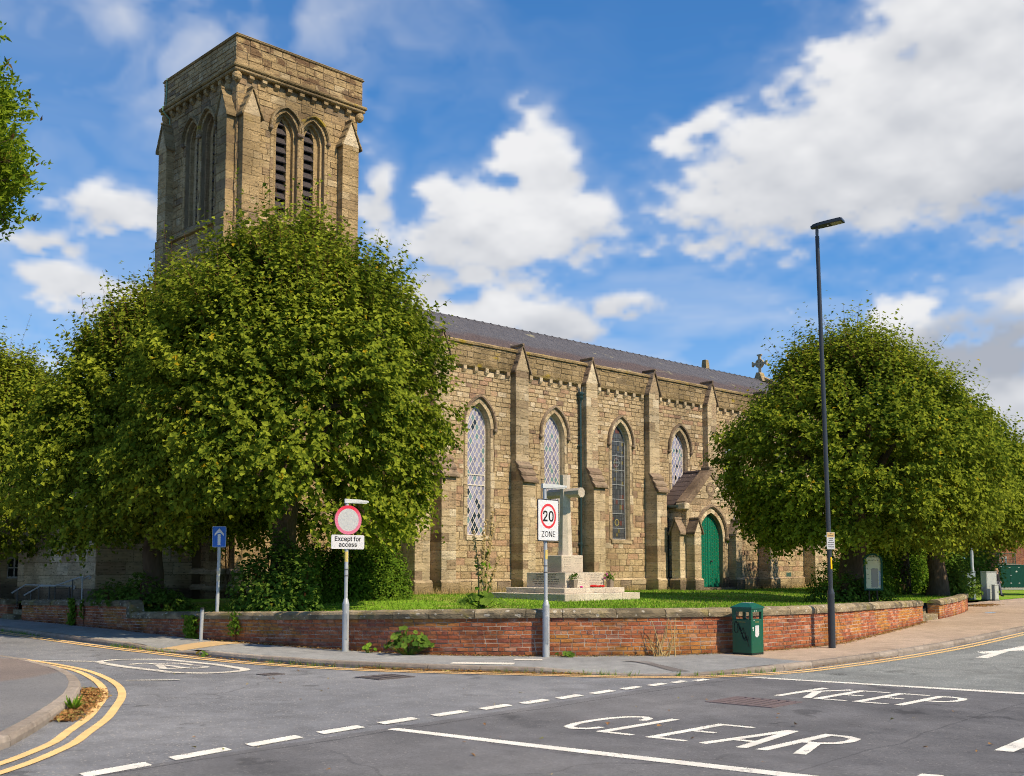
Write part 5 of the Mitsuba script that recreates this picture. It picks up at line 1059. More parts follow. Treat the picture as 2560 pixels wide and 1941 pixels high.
def wall_pt(s, out): xf, L = run_xf(WL); return xf(V([s, out, 0]))[0]
big_leaf_plant('hollyhock_plant', 'bushy big-leaved mallow growing at the wall foot between the two tall signs', 'plant', -1.92, 20.85, .11, 46, .42, .52, .15, 51)
big_leaf_plant('weed', 'small bright green weed at the wall foot right of the round sign', 'plant', -2.72, 21.35, .11, 7, .14, .2, .12, 52, 'grass_blade')
big_leaf_plant('weed', 'low weed at the wall foot just right of the 20 zone pole', 'plant', .95, 20.32, .11, 9, .16, .12, .10, 53)
dk_ = thing('dandelion', 'small spiky green weed growing out of the kerb of the island pavement', 'weed'); rng = np.random.default_rng(54); n = 40; a_ = rng.uniform(0, 6.3, n); d_ = np.c_[np.cos(a_)*.7, np.sin(a_)*.7, rng.uniform(.3, 1.1, n)]; d_ = unit(d_); L_ = rng.uniform(.10, .22, n)
put('leaf_rosette', leaf_mesh(V(-5.27, 13.55, .02) + d_*L_[:, None]*.5, unit(np.cross(d_, np.c_[-np.sin(a_), np.cos(a_), a_*0])*-1), d_, L_, L_*.28, .3), 'grass_blade', parent=dk_); mb = MB(); mb.tube([(-5.27, 13.55, -.02), (-5.27, 13.55, .05)], [.02, .01], 5); put('root_collar', mb, 'leaf_bush', parent=dk_)
big_leaf_plant('weed', 'weed sprig in the gutter below the short post', 'plant', -6.0, 21.7, .0, 6, .12, .14, .08, 55)
big_leaf_plant('hollyhock_leaves', 'low clump of broad leaves round the foot of the tall hollyhock on the lawn', 'plant', -.62, 24.9, .82, 30, .55, .34, .20, 56)
hk = thing('hollyhock', 'tall yellowed hollyhock stalks on the lawn left of the memorial', 'plant'); rng = np.random.default_rng(57)
for i, (dx, h, lean) in enumerate([(-.1, 1.9, .10), (.05, 2.15, .16), (-.05, 1.6, .02), (.0, 1.75, .2), (-.22, 1.7, -.12), (.1, 1.15, .3)]):
    b = V(-.62 + dx*.6, 24.9 + .05*i, .85); mb = MB(); P = [b + V(lean*t*t + .02*math.sin(3*t), .02*t, h*t) for t in np.linspace(0, 1, 7)]; mb.tube(P, np.linspace(.02, .010, 7), 5); put('stalk', mb, 'dry_stalk', parent=hk, smooth=True)
    mb = MB()
    for t in np.linspace(.42, 1.0, 30): p = b + V(lean*t*t, .02*t, h*t) + rng.normal(0, .025, 3); mb.ball(p, .032*(1.15 - .35*t), 0)
    put('seed_heads', mb, 'dry_stalk', parent=hk, kind='stuff')
    C = np.array([b + V(lean*t*t, 0, h*t) + rng.normal(0, .05, 3) for t in rng.uniform(.12, .6, 9)]); put('foliage', leaf_mesh(C, randdir(9, rng), randdir(9, rng), rng.uniform(.08, .16, 9), rng.uniform(.08, .14, 9), .2), 'grass_blade', parent=hk)
dk = thing('dry_stalks', 'bunch of straw-coloured dead stalks leaning on the wall left of the bin', 'dry stalks'); mb = MB()
for i in range(20):
    x = 2.72 + rng.normal(0, .10); p = V(x, 20.52 + rng.uniform(-.06, .05), .1); q = p + V(rng.normal(.02, .20), rng.uniform(-.05, .08), rng.uniform(.2, .72)*(1 if i % 4 else .3)); q[0] += .35*rng.normal() if i % 3 == 0 else 0; mb.tube([p, (p + q)/2 + rng.normal(0, .03, 3), q], [.012, .010, .005], 4)
put('stalk', mb, 'dry_stalk', parent=dk, kind='stuff')
def ivy(label, P, s, w, h, n, seed, ztop):
    rng = np.random.default_rng(seed); xf, L = run_xf(P); k = thing('ivy', label, 'ivy'); a = s + rng.normal(0, w*.5, n); z = ztop - h*rng.random(n)**1.2; y = .03 + .10*rng.random(n)
    c = xf(np.c_[a, y, z]); d = xf(np.c_[a, y + 1, z]) - c; nr = unit(d + V(0, 0, .4) + rng.normal(size=(n, 3))*.35); put('foliage', leaf_mesh(c, nr, V(0, 0, -1) + rng.normal(size=(n, 3))*.5, rng.uniform(.06, .12, n), rng.uniform(.05, .1, n), .2), 'leaf_yew', parent=k)
    mb = MB(); mb.tube(xf(V([s, .03, .1], [s + .05, .03, ztop*.6], [s - .03, .03, ztop])), .012, 5); put('stem', mb, 'twig', parent=k)
ivy('dark ivy hanging down the tall wall section at the left', WH, 4.35, .22, .75, 330, 61, .86); ivy('thin ivy trail on the tall wall beside the dark ivy', WH, 5.1, .06, .55, 60, 62, .86); ivy('ivy growing over the low wall beside the short post', WL, 4.0, .28, .6, 420, 63, .62); ivy('pale ivy trailing over the low wall right of the arrow sign', WL, 5.9, .25, .5, 90, 64, .76)
# grass tufts along the kerb and leaf litter
def litter(key, label, pts, n, spread, seed, zf, size=(.03, .07), mat='litter', col=None):
    rng = np.random.default_rng(seed); L = LineString(pts); t = rng.random(n)*L.length; c = np.array([L.interpolate(x).coords[0] for x in t]) + rng.normal(0, 1, (n, 2))*spread*rng.uniform(.3, 1, (n, 1)); z = zf(c[:, 0], c[:, 1]) if callable(zf) else np.full(n, zf)
    P = np.c_[c, z + rng.uniform(.004, .03, n)]; nr = unit(np.c_[rng.normal(0, .35, (n, 2)), np.ones(n)]); l = rng.uniform(*size, n)
    put(key, leaf_mesh(P, nr, randdir(n, rng), l, l*rng.uniform(.3, .8, n), .35), mat, kind='stuff', label=label, cat='fallen leaves')
litter('fallen_leaves', 'heap of brown leaf litter between the island kerb and the yellow lines', [(-5.95, 15.9), (-5.62, 15.1), (-5.38, 14.2), (-5.18, 13.4), (-5.0, 12.6)], 3400, .10, 71, .006)
litter('fallen_leaves', 'brown leaves strewn in the gutter below the pavement kerb', [(-2.6, 19.25), (-1.2, 18.72), (.3, 18.3), (1.2, 18.08)], 1100, .06, 72, .006, (.025, .06))
litter('fallen_leaves', 'dry debris along the foot of the brick wall', [tuple(p[:2]) for p in offset(WL, -.07)[20:]], 3000, .07, 73, lambda x, y: .113 + 0*x, (.02, .06))
litter('fallen_leaves', 'leaves and dirt in the gutter left of the round sign', [(-8.4, 24.2), (-6, 21.75), (-4.4, 20.3), (-3, 19.5)], 500, .06, 74, .006, (.02, .05))
litter('fallen_leaves', 'yellow leaves at the end of the short wall by the grey cabinets', [(19.6, 47.2), (21.5, 50.2)], 500, .4, 75, .118, (.05, .1))
litter('fallen_leaves', 'single dead leaves scattered over the road', [(-6, 19), (0, 14), (6, 12), (2, 9.5), (-3, 10.5)], 60, 1.6, 76, .012, (.03, .07))
litter('fallen_leaves', 'few leaves lying in the gutter right of the bin', [(4.6, 18.75), (7.5, 21.8)], 240, .07, 77, .006, (.02, .045))
litter('fallen_leaves', 'yellow fallen leaves dotted over the lawn', [tuple(CW(2, 9)), tuple(CW(14, 8))], 130, 2.0, 78, lambda x, y: lawn_z(x, y) + .05, (.05, .09))
q = np.vstack([np.c_[p[:, 0], p[:, 1]] for p in [offset(KL, -.03)[i:i + n] + RNG.normal(0, .03, (n, 3)) for i, n in ((95, 12), (118, 14), (138, 10), (150, 8), (60, 16))] for _ in range(14)])
put('weed_grass', blades(0, q + RNG.normal(0, .05, q.shape), lambda x, y: 0*x, .04, .12, .8, .008), 'grass_blade', kind='stuff', label='tufts of grass sprouting in the gutter along the kerb', cat='grass')

# ------------------------------------------------------------------ signs, lamps, the bin, the memorial and the other things
WHITE, BLACK, RED, BLUE, STEEL = (.70, .72, .74), (.012, .012, .014), (.55, .02, .025), (.010, .12, .55), (.36, .39, .41)
def post(parent, x, y, z0, zs, rb, ru, ztop, lean=(0, 0), mat='metal_grey', color=None, door=True):
    """sign post: wide base tube, a shoulder, the slimmer upper tube"""
    mb = MB(); mb.lathe([(rb, z0 - .05), (rb, zs), (rb*.98, zs + .015), (ru*1.15, zs + .10), (ru, zs + .11)], 18, (x, y, 0)); put('base_tube', mb, mat, color, 40, parent)
    mb = MB(); mb.tube([(x, y, zs + .08), (x + lean[0], y + lean[1], ztop)], ru, 14); put('tube', mb, mat, color, 40, parent)
    if door: mb = MB(frame((x, y, 0), (1, -.2))); mb.box(-.025 + .02, .035 + .02, -rb - .004, -rb + .02, z0 + .25, z0 + .75, .004); put('access_door', mb, mat, color, False, parent)
    for dz in (.0, -.12): mb = MB(); mb.lathe([(ru + .002, zs + .11 + (ztop - zs)*.28 + dz), (ru + .006, zs + .115 + (ztop - zs)*.28 + dz), (ru + .006, zs + .13 + (ztop - zs)*.28 + dz), (ru + .002, zs + .135 + (ztop - zs)*.28 + dz)], 12, (x + lean[0]*.3, y, 0)); put('band', mb, 'matt', (.12, .13, .14), False, parent)
def colored(poly_layers, xf, parent):
    """flat print on a sign face: (name, polygon, y, thickness, colour)"""
    for name, g, y, th, col in poly_layers: mb = MB(xf); mb.prism(g, y - th, y, 'xz'); put(name, mb, 'gloss', col, False, parent)
def sticker(parent, x, y, r, z0, z1, col, a0=-2.6, a1=-.5):
    th = np.linspace(a0, a1, 7); n = len(th); v = np.vstack([np.c_[x + r*np.cos(th), y + r*np.sin(th), np.full(n, z)] for z in (z0, z1)]); f = [[i, i + 1, n + i + 1] for i in range(n - 1)] + [[i, n + i + 1, n + i] for i in range(n - 1)]
    mb = MB(); mb.add(v, f); put('sticker', mb, 'matt', col, False, parent)
def lightbox(parent, x, y, z, d, L=.40):
    xf = frame((x, y, z), d); mb = MB(xf); mb.prism(Polygon([(-.05, 0), (L, .018), (L, .05), (L*.5, .075), (-.05, .085)]), -.05, .05, 'xz'); put('sign_light', mb, 'gloss', (.55, .58, .57), False, parent)
    mb = MB(xf); mb.box(.06, L - .03, -.042, .042, -.004, .012, .004); put('light_cover', mb, 'gloss', (.70, .72, .70), False, parent)
# blue ahead-only arrow
k = thing('arrow_sign', 'blue one-way sign with a white upward arrow on a slim grey pole at the wall', 'road sign'); x, y = -6.64, 25.30
mb = MB(); mb.tube([(x - .03, y, .05), (x, y, 2.62)], .039, 14); put('pole', mb, 'metal_grey', None, 40, k)
for z0, z1 in ((1.66, 1.56), (1.52, 1.42)): sticker(k, x - .01, y, .0415, z1, z0, (.62, .57, .42))
xf = frame((x, y - .045, 2.43), (.985, .17))
colored([('plate', rrect(.305, .475, .025), .0, .012, (.36, .45, .55)), ('blue_face', rrect(.285, .455, .02), -.0125, .002, BLUE), ('arrow', shapely.union_all([sbox(-.032, -.19, .032, .06), Polygon([(0, .19), (.10, .07), (.10, .015), (.03, .085), (-.03, .085), (-.10, .015), (-.10, .07)])]), -.015, .002, WHITE)], xf, k)
k = thing('marker_post', 'short flaking metal post at the low wall left of the arrow sign pole', 'post'); mb = MB(); mb.tube([(-6.92, 24.95, .0), (-6.90, 24.95, .83)], .041, 12); put('tube', mb, 'metal_grey', None, 40, k); mb = MB(); mb.tube([(-6.90, 24.95, .80), (-6.90, 24.95, .84)], .044, 12); put('cap', mb, 'matt', (.05, .05, .055), 40, k)
# round no-vehicles sign with its plate
k = thing('round_sign', 'round white sign with a faded red ring above an Except for access plate', 'road sign'); x, y = -3.23, 21.76
post(k, x, y, .10, 1.02, .066, .037, 2.98); sticker(k, x, y, .039, 1.84, 2.04, (.62, .50, .16))
xf = frame((x, y, 0), (.833, .553)); R = .285
th = np.linspace(0, 2*math.pi, 49)[:-1]; v = np.vstack([np.c_[R*np.cos(th), np.full(48, -.062), 2.655 + R*np.sin(th)], np.c_[.222*np.cos(th), np.full(48, -.062), 2.655 + .222*np.sin(th)], np.c_[R*np.cos(th), np.full(48, -.05), 2.655 + R*np.sin(th)]]); f = []
for i in range(48): j = (i + 1) % 48; f += [[i, 48 + i, 48 + j], [i, 48 + j, j], [96 + i, i, j], [96 + i, j, 96 + j]]
q = np.clip((np.r_[np.sin(th), np.sin(th), np.sin(th)] - .2)/.7, 0, 1)[:, None]; col = np.array([.56, .15, .24])*(1 - q) + np.array([.58, .02, .05])*q
mb = MB(xf); mb.add(v, f); put('faded_ring', mb, 'gloss', col, False, k)
mb = MB(xf); mb.prism(Point(0, 2.655).buffer(.225), -.060, -.052, 'xz'); put('disc', mb, 'gloss', (.42, .44, .45), False, k)
mb = MB(xf); mb.prism(Point(0, 2.655).buffer(R - .006), -.051, -.045, 'xz'); put('back_plate', mb, 'metal_grey', None, False, k)
plate = rrect(.70, .275, .03, 0, 2.225)
colored([('access_plate', plate, -.045, .012, (.56, .57, .60))], xf, k)
for s_, z in (('Except for', 2.245), ('access', 2.135)): mb = MB(xf); text(mb, s_, .085, 0, z, -.058, True, .003); put('lettering', mb, 'matt', BLACK, False, k)
mb = MB(xf); mb.box(-.05, .05, -.05, .0, 2.6, 2.64); mb.box(-.05, .05, -.05, .0, 2.2, 2.24); put('bracket', mb, 'metal_grey', None, False, k)
lightbox(k, x, y, 2.985, (.9, .35), .42)
# 20 zone
k = thing('speed_zone_sign', 'rectangular white 20 ZONE sign on a galvanised post in front of the memorial', 'road sign'); x, y = .62, 20.40
post(k, x, y, .10, 1.03, .064, .034, 3.20, (-.02, 0)); sticker(k, x, y, .036, 1.88, 2.05, (.62, .50, .16))
xf = frame((x, y, 2.59), (.645, .764))
colored([('plate', rrect(.62, .77, .035), -.045, .012, BLACK), ('white_face', rrect(.585, .735, .025), -.0575, .002, (.60, .62, .65)), ('red_ring', Point(0, .075).buffer(.228, quad_segs=16).difference(Point(0, .075).buffer(.182, quad_segs=16)), -.0595, .002, (.56, .03, .035))], xf, k)
for s_, h, z, b in (('20', .185, -.018, True), ('ZONE', .105, -.305, False)): mb = MB(xf); text(mb, s_, h, 0, z, -.0595, b, .003, squeeze=1.05); put('lettering', mb, 'matt', BLACK, False, k)
mb = MB(xf); mb.box(-.05, .05, -.045, .0, -.22, -.18); mb.box(-.05, .05, -.045, .0, .2, .24); put('bracket', mb, 'metal_grey', None, False, k)
lightbox(k, x - .02, y, 3.18, (.93, .3), .42)
# dark street lamp
DK = (.030, .034, .042)
k = thing('street_lamp', 'tall dark grey street lamp on the buff pavement right of the bin', 'street lamp'); x, y = 6.47, 22.70
mb = MB(); mb.lathe([(.072, .05), (.070, 1.16), (.072, 1.18), (.072, 1.22), (.050, 1.30), (.048, 1.31)], 20, (x, y, 0)); put('base_tube', mb, 'gloss', DK, 40, k)
mb = MB(); mb.tube([(x, y, 1.28), (x - .04, y, 4.5), (x - .10, y, 8.62)], [.048, .046, .042], 16); put('column', mb, 'gloss', DK, 40, k)
mb = MB(); mb.lathe([(.043, 8.60), (.030, 8.64), (.034, 8.66), (.036, 8.74), (.022, 8.82)], 12, (x - .10, y, 0)); put('spigot', mb, 'gloss', (.10, .11, .12), 40, k)
xf0 = frame((x - .12, y, 8.80), (.86, -.51)); tl = math.radians(5)
xf = lambda v: xf0(np.c_[np.asarray(v)[:, 0]*math.cos(tl) - np.asarray(v)[:, 2]*math.sin(tl), np.asarray(v)[:, 1], np.asarray(v)[:, 0]*math.sin(tl) + np.asarray(v)[:, 2]*math.cos(tl)])
mb = MB(xf); g = Polygon([(-.10, -.05), (-.10, .05), (.05, .12), (.26, .135), (.57, .13), (.57, -.13), (.26, -.135), (.05, -.12)]); mb.prism(g, .0, .05, 'xy'); mb.prism(g.buffer(-.03), .05, .075, 'xy'); put('lantern', mb, 'gloss', DK, False, k)
mb = MB(xf); mb.box(.32, .53, -.10, .10, -.006, .004); put('led_panel', mb, 'gloss', (.28, .26, .15), False, k)
mb = MB(xf); mb.ball((.25, 0, -.004), .02, 1); put('sensor', mb, 'gloss', (.6, .6, .6), False, k)
xf = frame((x - .0, y - .055, 2.1), (.97, .05))
colored([('parking_plate', rrect(.165, .35, .01, .01, .175), .0, .008, (.52, .52, .44)), ('yellow_panel', sbox(-.066, .245, .086, .342), -.0085, .001, (.58, .40, .16)), ('white_panel', sbox(-.066, .012, .086, .238), -.0085, .001, (.55, .57, .60))], xf, k)
mb = MB(xf)
for i, (z, w) in enumerate(((.315, .03), (.268, .10), (.212, .09), (.172, .07), (.13, .125), (.085, .13), (.042, .12))):
    a = -w/2 + .01
    while a < w/2 + .01: b = a + RNG.uniform(.008, .018); mb.box(a, min(b, w/2 + .01), -.0115, -.0095, z, z + .018); a = b + .004
put('small_print', mb, 'matt', (.05, .05, .06), False, k)
mb = MB(xf); mb.box(-.10, -.06, .0, .03, .26, .28); mb.box(-.10, -.06, .0, .03, .06, .08); put('clip', mb, 'metal_grey', None, False, k)
sticker(k, x - .005, y, .051, 1.70, 1.94, (.80, .46, .0), -1.45, -.72)
# the far lamp column
k = thing('street_lamp', 'grey street lamp column beside the cabinets, its head above the trees', 'street lamp'); x, y = 25.0, 60.5
mb = MB(); mb.tube([(x, y, 0), (x - .05, y, 2.0), (x - .1, y, 11.4)], [.10, .08, .06], 12); put('column', mb, 'metal_grey', None, 40, k)
xf = frame((x - .1, y, 11.4), (-.6, -.8)); mb = MB(xf); mb.tube([(0, 0, 0), (.25, 0, .25), (.7, 0, .3)], .04, 8); put('arm', mb, 'metal_grey', None, 40, k); mb = MB(xf); mb.box(.6, 1.3, -.16, .16, .25, .42, .06); put('lantern', mb, 'gloss', (.6, .6, .56), False, k)
# litter bin
k = thing('litter_bin', 'square green litter bin with slots and black graffiti standing against the wall', 'litter bin'); GR = (.004, .080, .040); s_ = .42
xf = frame((4.43, 20.74, .11), (.737, .676)); h = s_      # x along the right face, y along the other side, corner nearest the road at the origin
def bx_(v): return xf(v)
frx = frame((4.43, 20.74, .11), (.69, .724)); BI = lambda: MB(frx)
mb = BI(); mb.box(.004, h - .004, .004, h - .004, .0, .035); put('foot', mb, 'matt', (.02, .03, .025), False, k)
mb = BI(); mb.box(.0, h, .0, h, .03, .66, .012); put('body', mb, 'gloss', GR, False, k)
for px, py in ((0, 0), (h - .06, 0), (0, h - .06), (h - .06, h - .06)): mb = BI(); mb.box(px, px + .06, py, py + .06, .655, .80, .008); put('corner_post', mb, 'gloss', GR, False, k)
mb = BI(); mb.prism(sbox(0, 0, h, h).difference(sbox(.02, .02, h - .02, h - .02)), .795, .86, 'xy'); put('rim', mb, 'gloss', GR, False, k)
mb = BI(); e = .018; c = h/2
mb.add(V([-e, -e, .855], [h + e, -e, .855], [h + e, h + e, .855], [-e, h + e, .855], [-e, -e, .885], [h + e, -e, .885], [h + e, h + e, .885], [-e, h + e, .885], [c - .1, c - .1, .955], [c + .1, c - .1, .955], [c + .1, c + .1, .955], [c - .1, c + .1, .955]),
    [[0, 1, 5], [0, 5, 4], [1, 2, 6], [1, 6, 5], [2, 3, 7], [2, 7, 6], [3, 0, 4], [3, 4, 7], [4, 5, 9], [4, 9, 8], [5, 6, 10], [5, 10, 9], [6, 7, 11], [6, 11, 10], [7, 4, 8], [7, 8, 11], [8, 9, 10], [8, 10, 11], [0, 2, 1], [0, 3, 2]]); put('lid', mb, 'gloss', (.008, .09, .06), False, k)
mb = BI(); mb.prism(sbox(c - .085, c - .085, c + .085, c + .085), .956, .962, 'xy'); put('stubber_plate', mb, 'metal_grey', None, False, k)
RF_ = MB(frx); RF_.prism(Polygon([(.13, .36), (.18, .335), (.24, .365), (.245, .53), (.135, .53)]).buffer(.012), -.004, .001, 'xz'); put('crest_sticker', RF_, 'matt', (.52, .53, .55), False, k)
mb = MB(frx); [mb.ball((px, -.001, pz), r, 1, scale=(1, .2, 1)) for px, pz, r in ((.055, .50, .022), (.06, .46, .016), (.12, .81, .012), (.17, .815, .012), (.09, .64, .01))]; put('white_spot', mb, 'matt', (.6, .62, .62), False, k)
fl = frame((4.43, 20.74, .11), (-.724, .69)); LFx = lambda v: fl(np.asarray(v)*V(1, -1, 1))
g = [[(.36, .60), (.33, .62), (.30, .55), (.29, .45), (.33, .40), (.37, .47), (.36, .58), (.30, .60), (.25, .50), (.22, .38)], [(.24, .52), (.19, .36), (.15, .30), (.13, .36), (.17, .42), (.20, .36), (.14, .27), (.11, .33)], [(.13, .42), (.12, .30), (.09, .26), (.07, .34), (.11, .36), (.08, .22), (.06, .16)], [(.28, .56), (.22, .44), (.18, .50), (.16, .40)]]
mb = MB(LFx); [mb.tube([(p, -.002, q) for p, q in spline(np.array([(a, b) for a, b in l]), .012)[:, :2]], .006, 5) for l in g]; put('graffiti', mb, 'matt', (.008, .012, .012), False, k)
mb = MB(frx); [mb.box(.13 + .022*i, .145 + .022*i, -.002, .002, .60, .615) for i in range(6)]; mb2 = MB(LFx); [mb2.box(.13 + .03*i, .15 + .03*i, -.002, .002, .60, .615) for i in range(6)]; put('gold_lettering', mb, 'matt', (.25, .22, .05), False, k); put('gold_lettering', mb2, 'matt', (.25, .22, .05), False, k)

# war memorial
MC = V(1.45, 30.54) + 1.5*WW + 1.6*UU
def mem_xf(v): v = np.asarray(v, float); return np.c_[MC[0] + v[:, 0]*UU[0] - v[:, 1]*WW[0], MC[1] + v[:, 0]*UU[1] - v[:, 1]*WW[1], v[:, 2]]
ME = lambda: MB(mem_xf, True)
k = thing('war_memorial', 'pale granite cross memorial on stepped blocks on the lawn', 'memorial')
def mem_block(name, hu, hw, z0, z1, nu=3, nw_=3, ch=.012):
    for i in range(nu):
        for j in range(nw_):
            mb = ME(); mb.box(-hu + 2*hu*i/nu + .002, -hu + 2*hu*(i + 1)/nu - .002, -hw + 2*hw*j/nw_ + .002, -hw + 2*hw*(j + 1)/nw_ - .002, z0 + .001, z1 - .001, ch); put(name, mb, 'granite', parent=k)
mem_block('step', 1.60, 1.50, .70, 1.02, 4, 3); mem_block('step', 1.28, 1.18, 1.02, 1.17, 3, 2); mem_block('name_block', .83, .78, 1.17, 1.60, 2, 1); mem_block('die', .46, .30, 1.60, 2.10, 1, 1, .02)
def octo(r, z, sx=1, sy=1): th = np.arange(8)*math.pi/4 + math.pi/8; return np.c_[r*sx*np.cos(th), r*sy*np.sin(th), np.full(8, z)]
def loft(mb, rings, xf=None):
    n = len(rings[0]); v = np.vstack(rings); f = []
    for a in range(len(rings) - 1):
        for i in range(n): j = (i + 1) % n; f += [[a*n + i, a*n + j, a*n + n + j], [a*n + i, a*n + n + j, a*n + n + i]]
    f += [[0, i + 1, i] for i in range(1, n - 1)] + [[(len(rings) - 1)*n, (len(rings) - 1)*n + i, (len(rings) - 1)*n + i + 1] for i in range(1, n - 1)]; return mb.add(v, f, xf=xf)
mb = ME(); loft(mb, [octo(.225, 2.10), octo(.155, 4.0), octo(.17, 4.46)]); put('shaft', mb, 'granite', parent=k)
for sg in (1, -1): mb = ME(); loft(mb, [octo(.135, .08), octo(.150, .66)], lambda v, sg=sg: np.c_[v[:, 0], sg*v[:, 2], 3.92 + v[:, 1]]); put('arm', mb, 'granite', parent=k)
def inscription(mb, face, x0, x1, z0, z1, rows, h=.02):
    """cut lettering too small to read: rows of short marks"""
    for z in np.linspace(z1, z0, rows):
        w = (x1 - x0)*RNG.uniform(.55, 1); a = (x0 + x1)/2 - w/2
        while a < (x0 + x1)/2 + w/2:
            b = a + RNG.uniform(.02, .05); mb.prism(sbox(a, z, b, z + h), *face, 'xz'); a = b + RNG.uniform(.008, .03)
mb = ME(); inscription(mb, (.2995, .301), -.42, -.04, 1.72, 2.02, 7, .018); inscription(mb, (.2995, .301), .05, .40, 1.85, 2.0, 3, .018); inscription(mb, (.779, .781), -.75, -.1, 1.26, 1.52, 6); inscription(mb, (.779, .781), .1, .75, 1.26, 1.54, 7); put('inscription', mb, 'matt', (.26, .23, .2), False, k)
mb = MB(lambda v: mem_xf(np.c_[-.83 + .002 - np.asarray(v)[:, 1]*1.0, np.asarray(v)[:, 0], np.asarray(v)[:, 2]]), True); inscription(mb, (-.0, .004), -.6, .6, 1.26, 1.52, 5, .035); put('inscription', mb, 'matt', (.16, .145, .13), False, k)
def pot(label, u_, d_, flowers, seed, col):
    rng = np.random.default_rng(seed); kk_ = thing('flower_pot', label, 'flower pot'); mb = ME(); v = [[u_ + sx*h, d_ + sy*h, z] for z, h in ((1.17, .065), (1.40, .085)) for sx, sy in ((-1, -1), (1, -1), (1, 1), (-1, 1))]; mb.add(v, [[0, 1, 5], [0, 5, 4], [1, 2, 6], [1, 6, 5], [2, 3, 7], [2, 7, 6], [3, 0, 4], [3, 4, 7], [4, 5, 6], [4, 6, 7]]); put('pot', mb, 'matt', (.24, .20, .16), False, kk_)
    n = 46; c = mem_xf(V(u_, d_, 1.44) + rng.normal(0, .07, (n, 3))*V(1.1, 1, .7) + V(0, 0, .05)); put('foliage', leaf_mesh(c, randdir(n, rng), randdir(n, rng), np.full(n, .09), np.full(n, .06), .2), 'leaf_bush', parent=kk_)
    if flowers:
        for i in range(5): p = mem_xf((V(u_, d_, 1.54) + rng.normal(0, .07, 3))[None])[0]; mb = MB(); [mb.ball(p + rng.normal(0, .018, 3), .024, 0) for _ in range(6)]; put('blossom', mb, 'matt', col, False, kk_)
pot('stone pot of plain green leaves on the memorial step', -.66, .95, False, 81, None); pot('stone pot of pink flowers at the right end of the memorial step', .90, .95, True, 82, (.60, .16, .36))
kk_ = thing('poppy_wreath', 'red poppy wreath lying on the memorial step', 'wreath'); rng = np.random.default_rng(83); mb = ME()
for a in np.linspace(0, 6.28, 26): mb.ball((.28 + .24*math.cos(a), 1.0 + .12*math.sin(a), 1.20 + rng.uniform(0, .02)), .035, 0)
put('poppy', mb, 'matt', (.52, .02, .02), False, kk_, 'stuff'); mb = ME(); mb.tube([(.28 + .24*math.cos(a), 1.0 + .12*math.sin(a), 1.185) for a in np.linspace(0, 6.28, 17)], .02, 5); put('ring', mb, 'matt', (.02, .06, .02), False, kk_)
mb = ME(); mb.ball((-.42, 1.02, 1.195), .055, 1, scale=(1, 1, .5)); put('small_wreath', mb, 'matt', (.5, .02, .22), label='small magenta posy lying on the memorial step', cat='posy')

# notice board
k = thing('notice_board', 'arched cream church notice board with a green frame on two posts', 'notice board'); xf = frame((10.25, 31.7, 1.10), (.99, -.12)); NB = lambda: MB(xf); w, hgt = .51, 1.06
face = shapely.union_all([sbox(-w/2, 0, w/2, hgt - .2), affinity.scale(Point(0, hgt - .22).buffer(w/2), 1, .80)])
mb = NB(); mb.prism(face.difference(face.buffer(-.05)), -.06, .06, 'xz'); put('frame', mb, 'matt', (.02, .085, .06), False, k)
mb = NB(); mb.prism(face.buffer(-.045), -.02, .03, 'xz'); put('panel', mb, 'matt', (.78, .74, .52), False, k)
mb = NB(); mb.box(-.06, .13, -.026, -.018, .08, .62); put('poster', mb, 'matt', (.40, .36, .32), False, k); mb = NB(); mb.box(.15, .215, -.026, -.018, .14, .55); put('poster', mb, 'matt', (.48, .52, .62), False, k)
mb = NB()
for z, w0, w1, hh in ((.93, -.18, .18, .055), (.84, -.13, .13, .022), (.60, -.21, -.10, .012), (.45, -.21, -.12, .012), (.32, -.21, -.10, .012)):
    a = w0
    while a < w1: b = a + RNG.uniform(.015, .035); mb.box(a, b, -.024, -.0195, z, z + hh); a = b + .012
put('lettering', mb, 'matt', (.12, .15, .08), False, k)
for sx in (-.12, .1): mb = NB(); mb.box(sx - .018, sx + .018, -.02, .02, -.36, .02); put('post', mb, 'matt', (.06, .045, .035), False, k)

# far cabinets, posts, substation, brick building
def cabinet(label, x, y, w, d, h, dirx, col, side=None, plinth=True):
    k = thing('street_cabinet', label, 'cabinet'); xf = frame((x, y, .115), dirx); mb = MB(xf); mb.box(-w/2, w/2, -d/2, d/2, .06, h, .012); put('body', mb, 'matt', col, False, k); mb = MB(xf); mb.box(-w/2 - .015, w/2 + .015, -d/2 - .02, d/2 + .02, h, h + .035, .01); put('top', mb, 'matt', col, False, k)
    mb = MB(xf); mb.box(-w/2 - .02, w/2 + .02, -d/2 - .02, d/2 + .02, -.02, .06); put('plinth', mb, 'matt', (.16, .16, .15), False, k); mb = MB(xf); mb.box(-w/2 + .03, w/2 - .03, -d/2 - .008, -d/2, .12, h - .06, .003); put('door', mb, 'matt', np.array(col)*1.03, False, k); mb = MB(xf); mb.box(w/2 - .09, w/2 - .06, -d/2 - .02, -d/2 - .008, h*.5, h*.5 + .1); put('handle', mb, 'matt', (.1, .1, .1), False, k)
cabinet('pale grey street cabinet, the tallest of the group at the wall end', 24.15, 56.6, .66, .40, 1.42, (.93, .36), (.36, .40, .38)); cabinet('low narrow grey cabinet in front of the tallest one', 24.22, 56.05, .26, .22, .78, (.93, .36), (.40, .44, .40)); cabinet('bluish grey street cabinet beside the far lamp column', 23.55, 57.6, .52, .4, 1.42, (.93, .36), (.20, .26, .29))
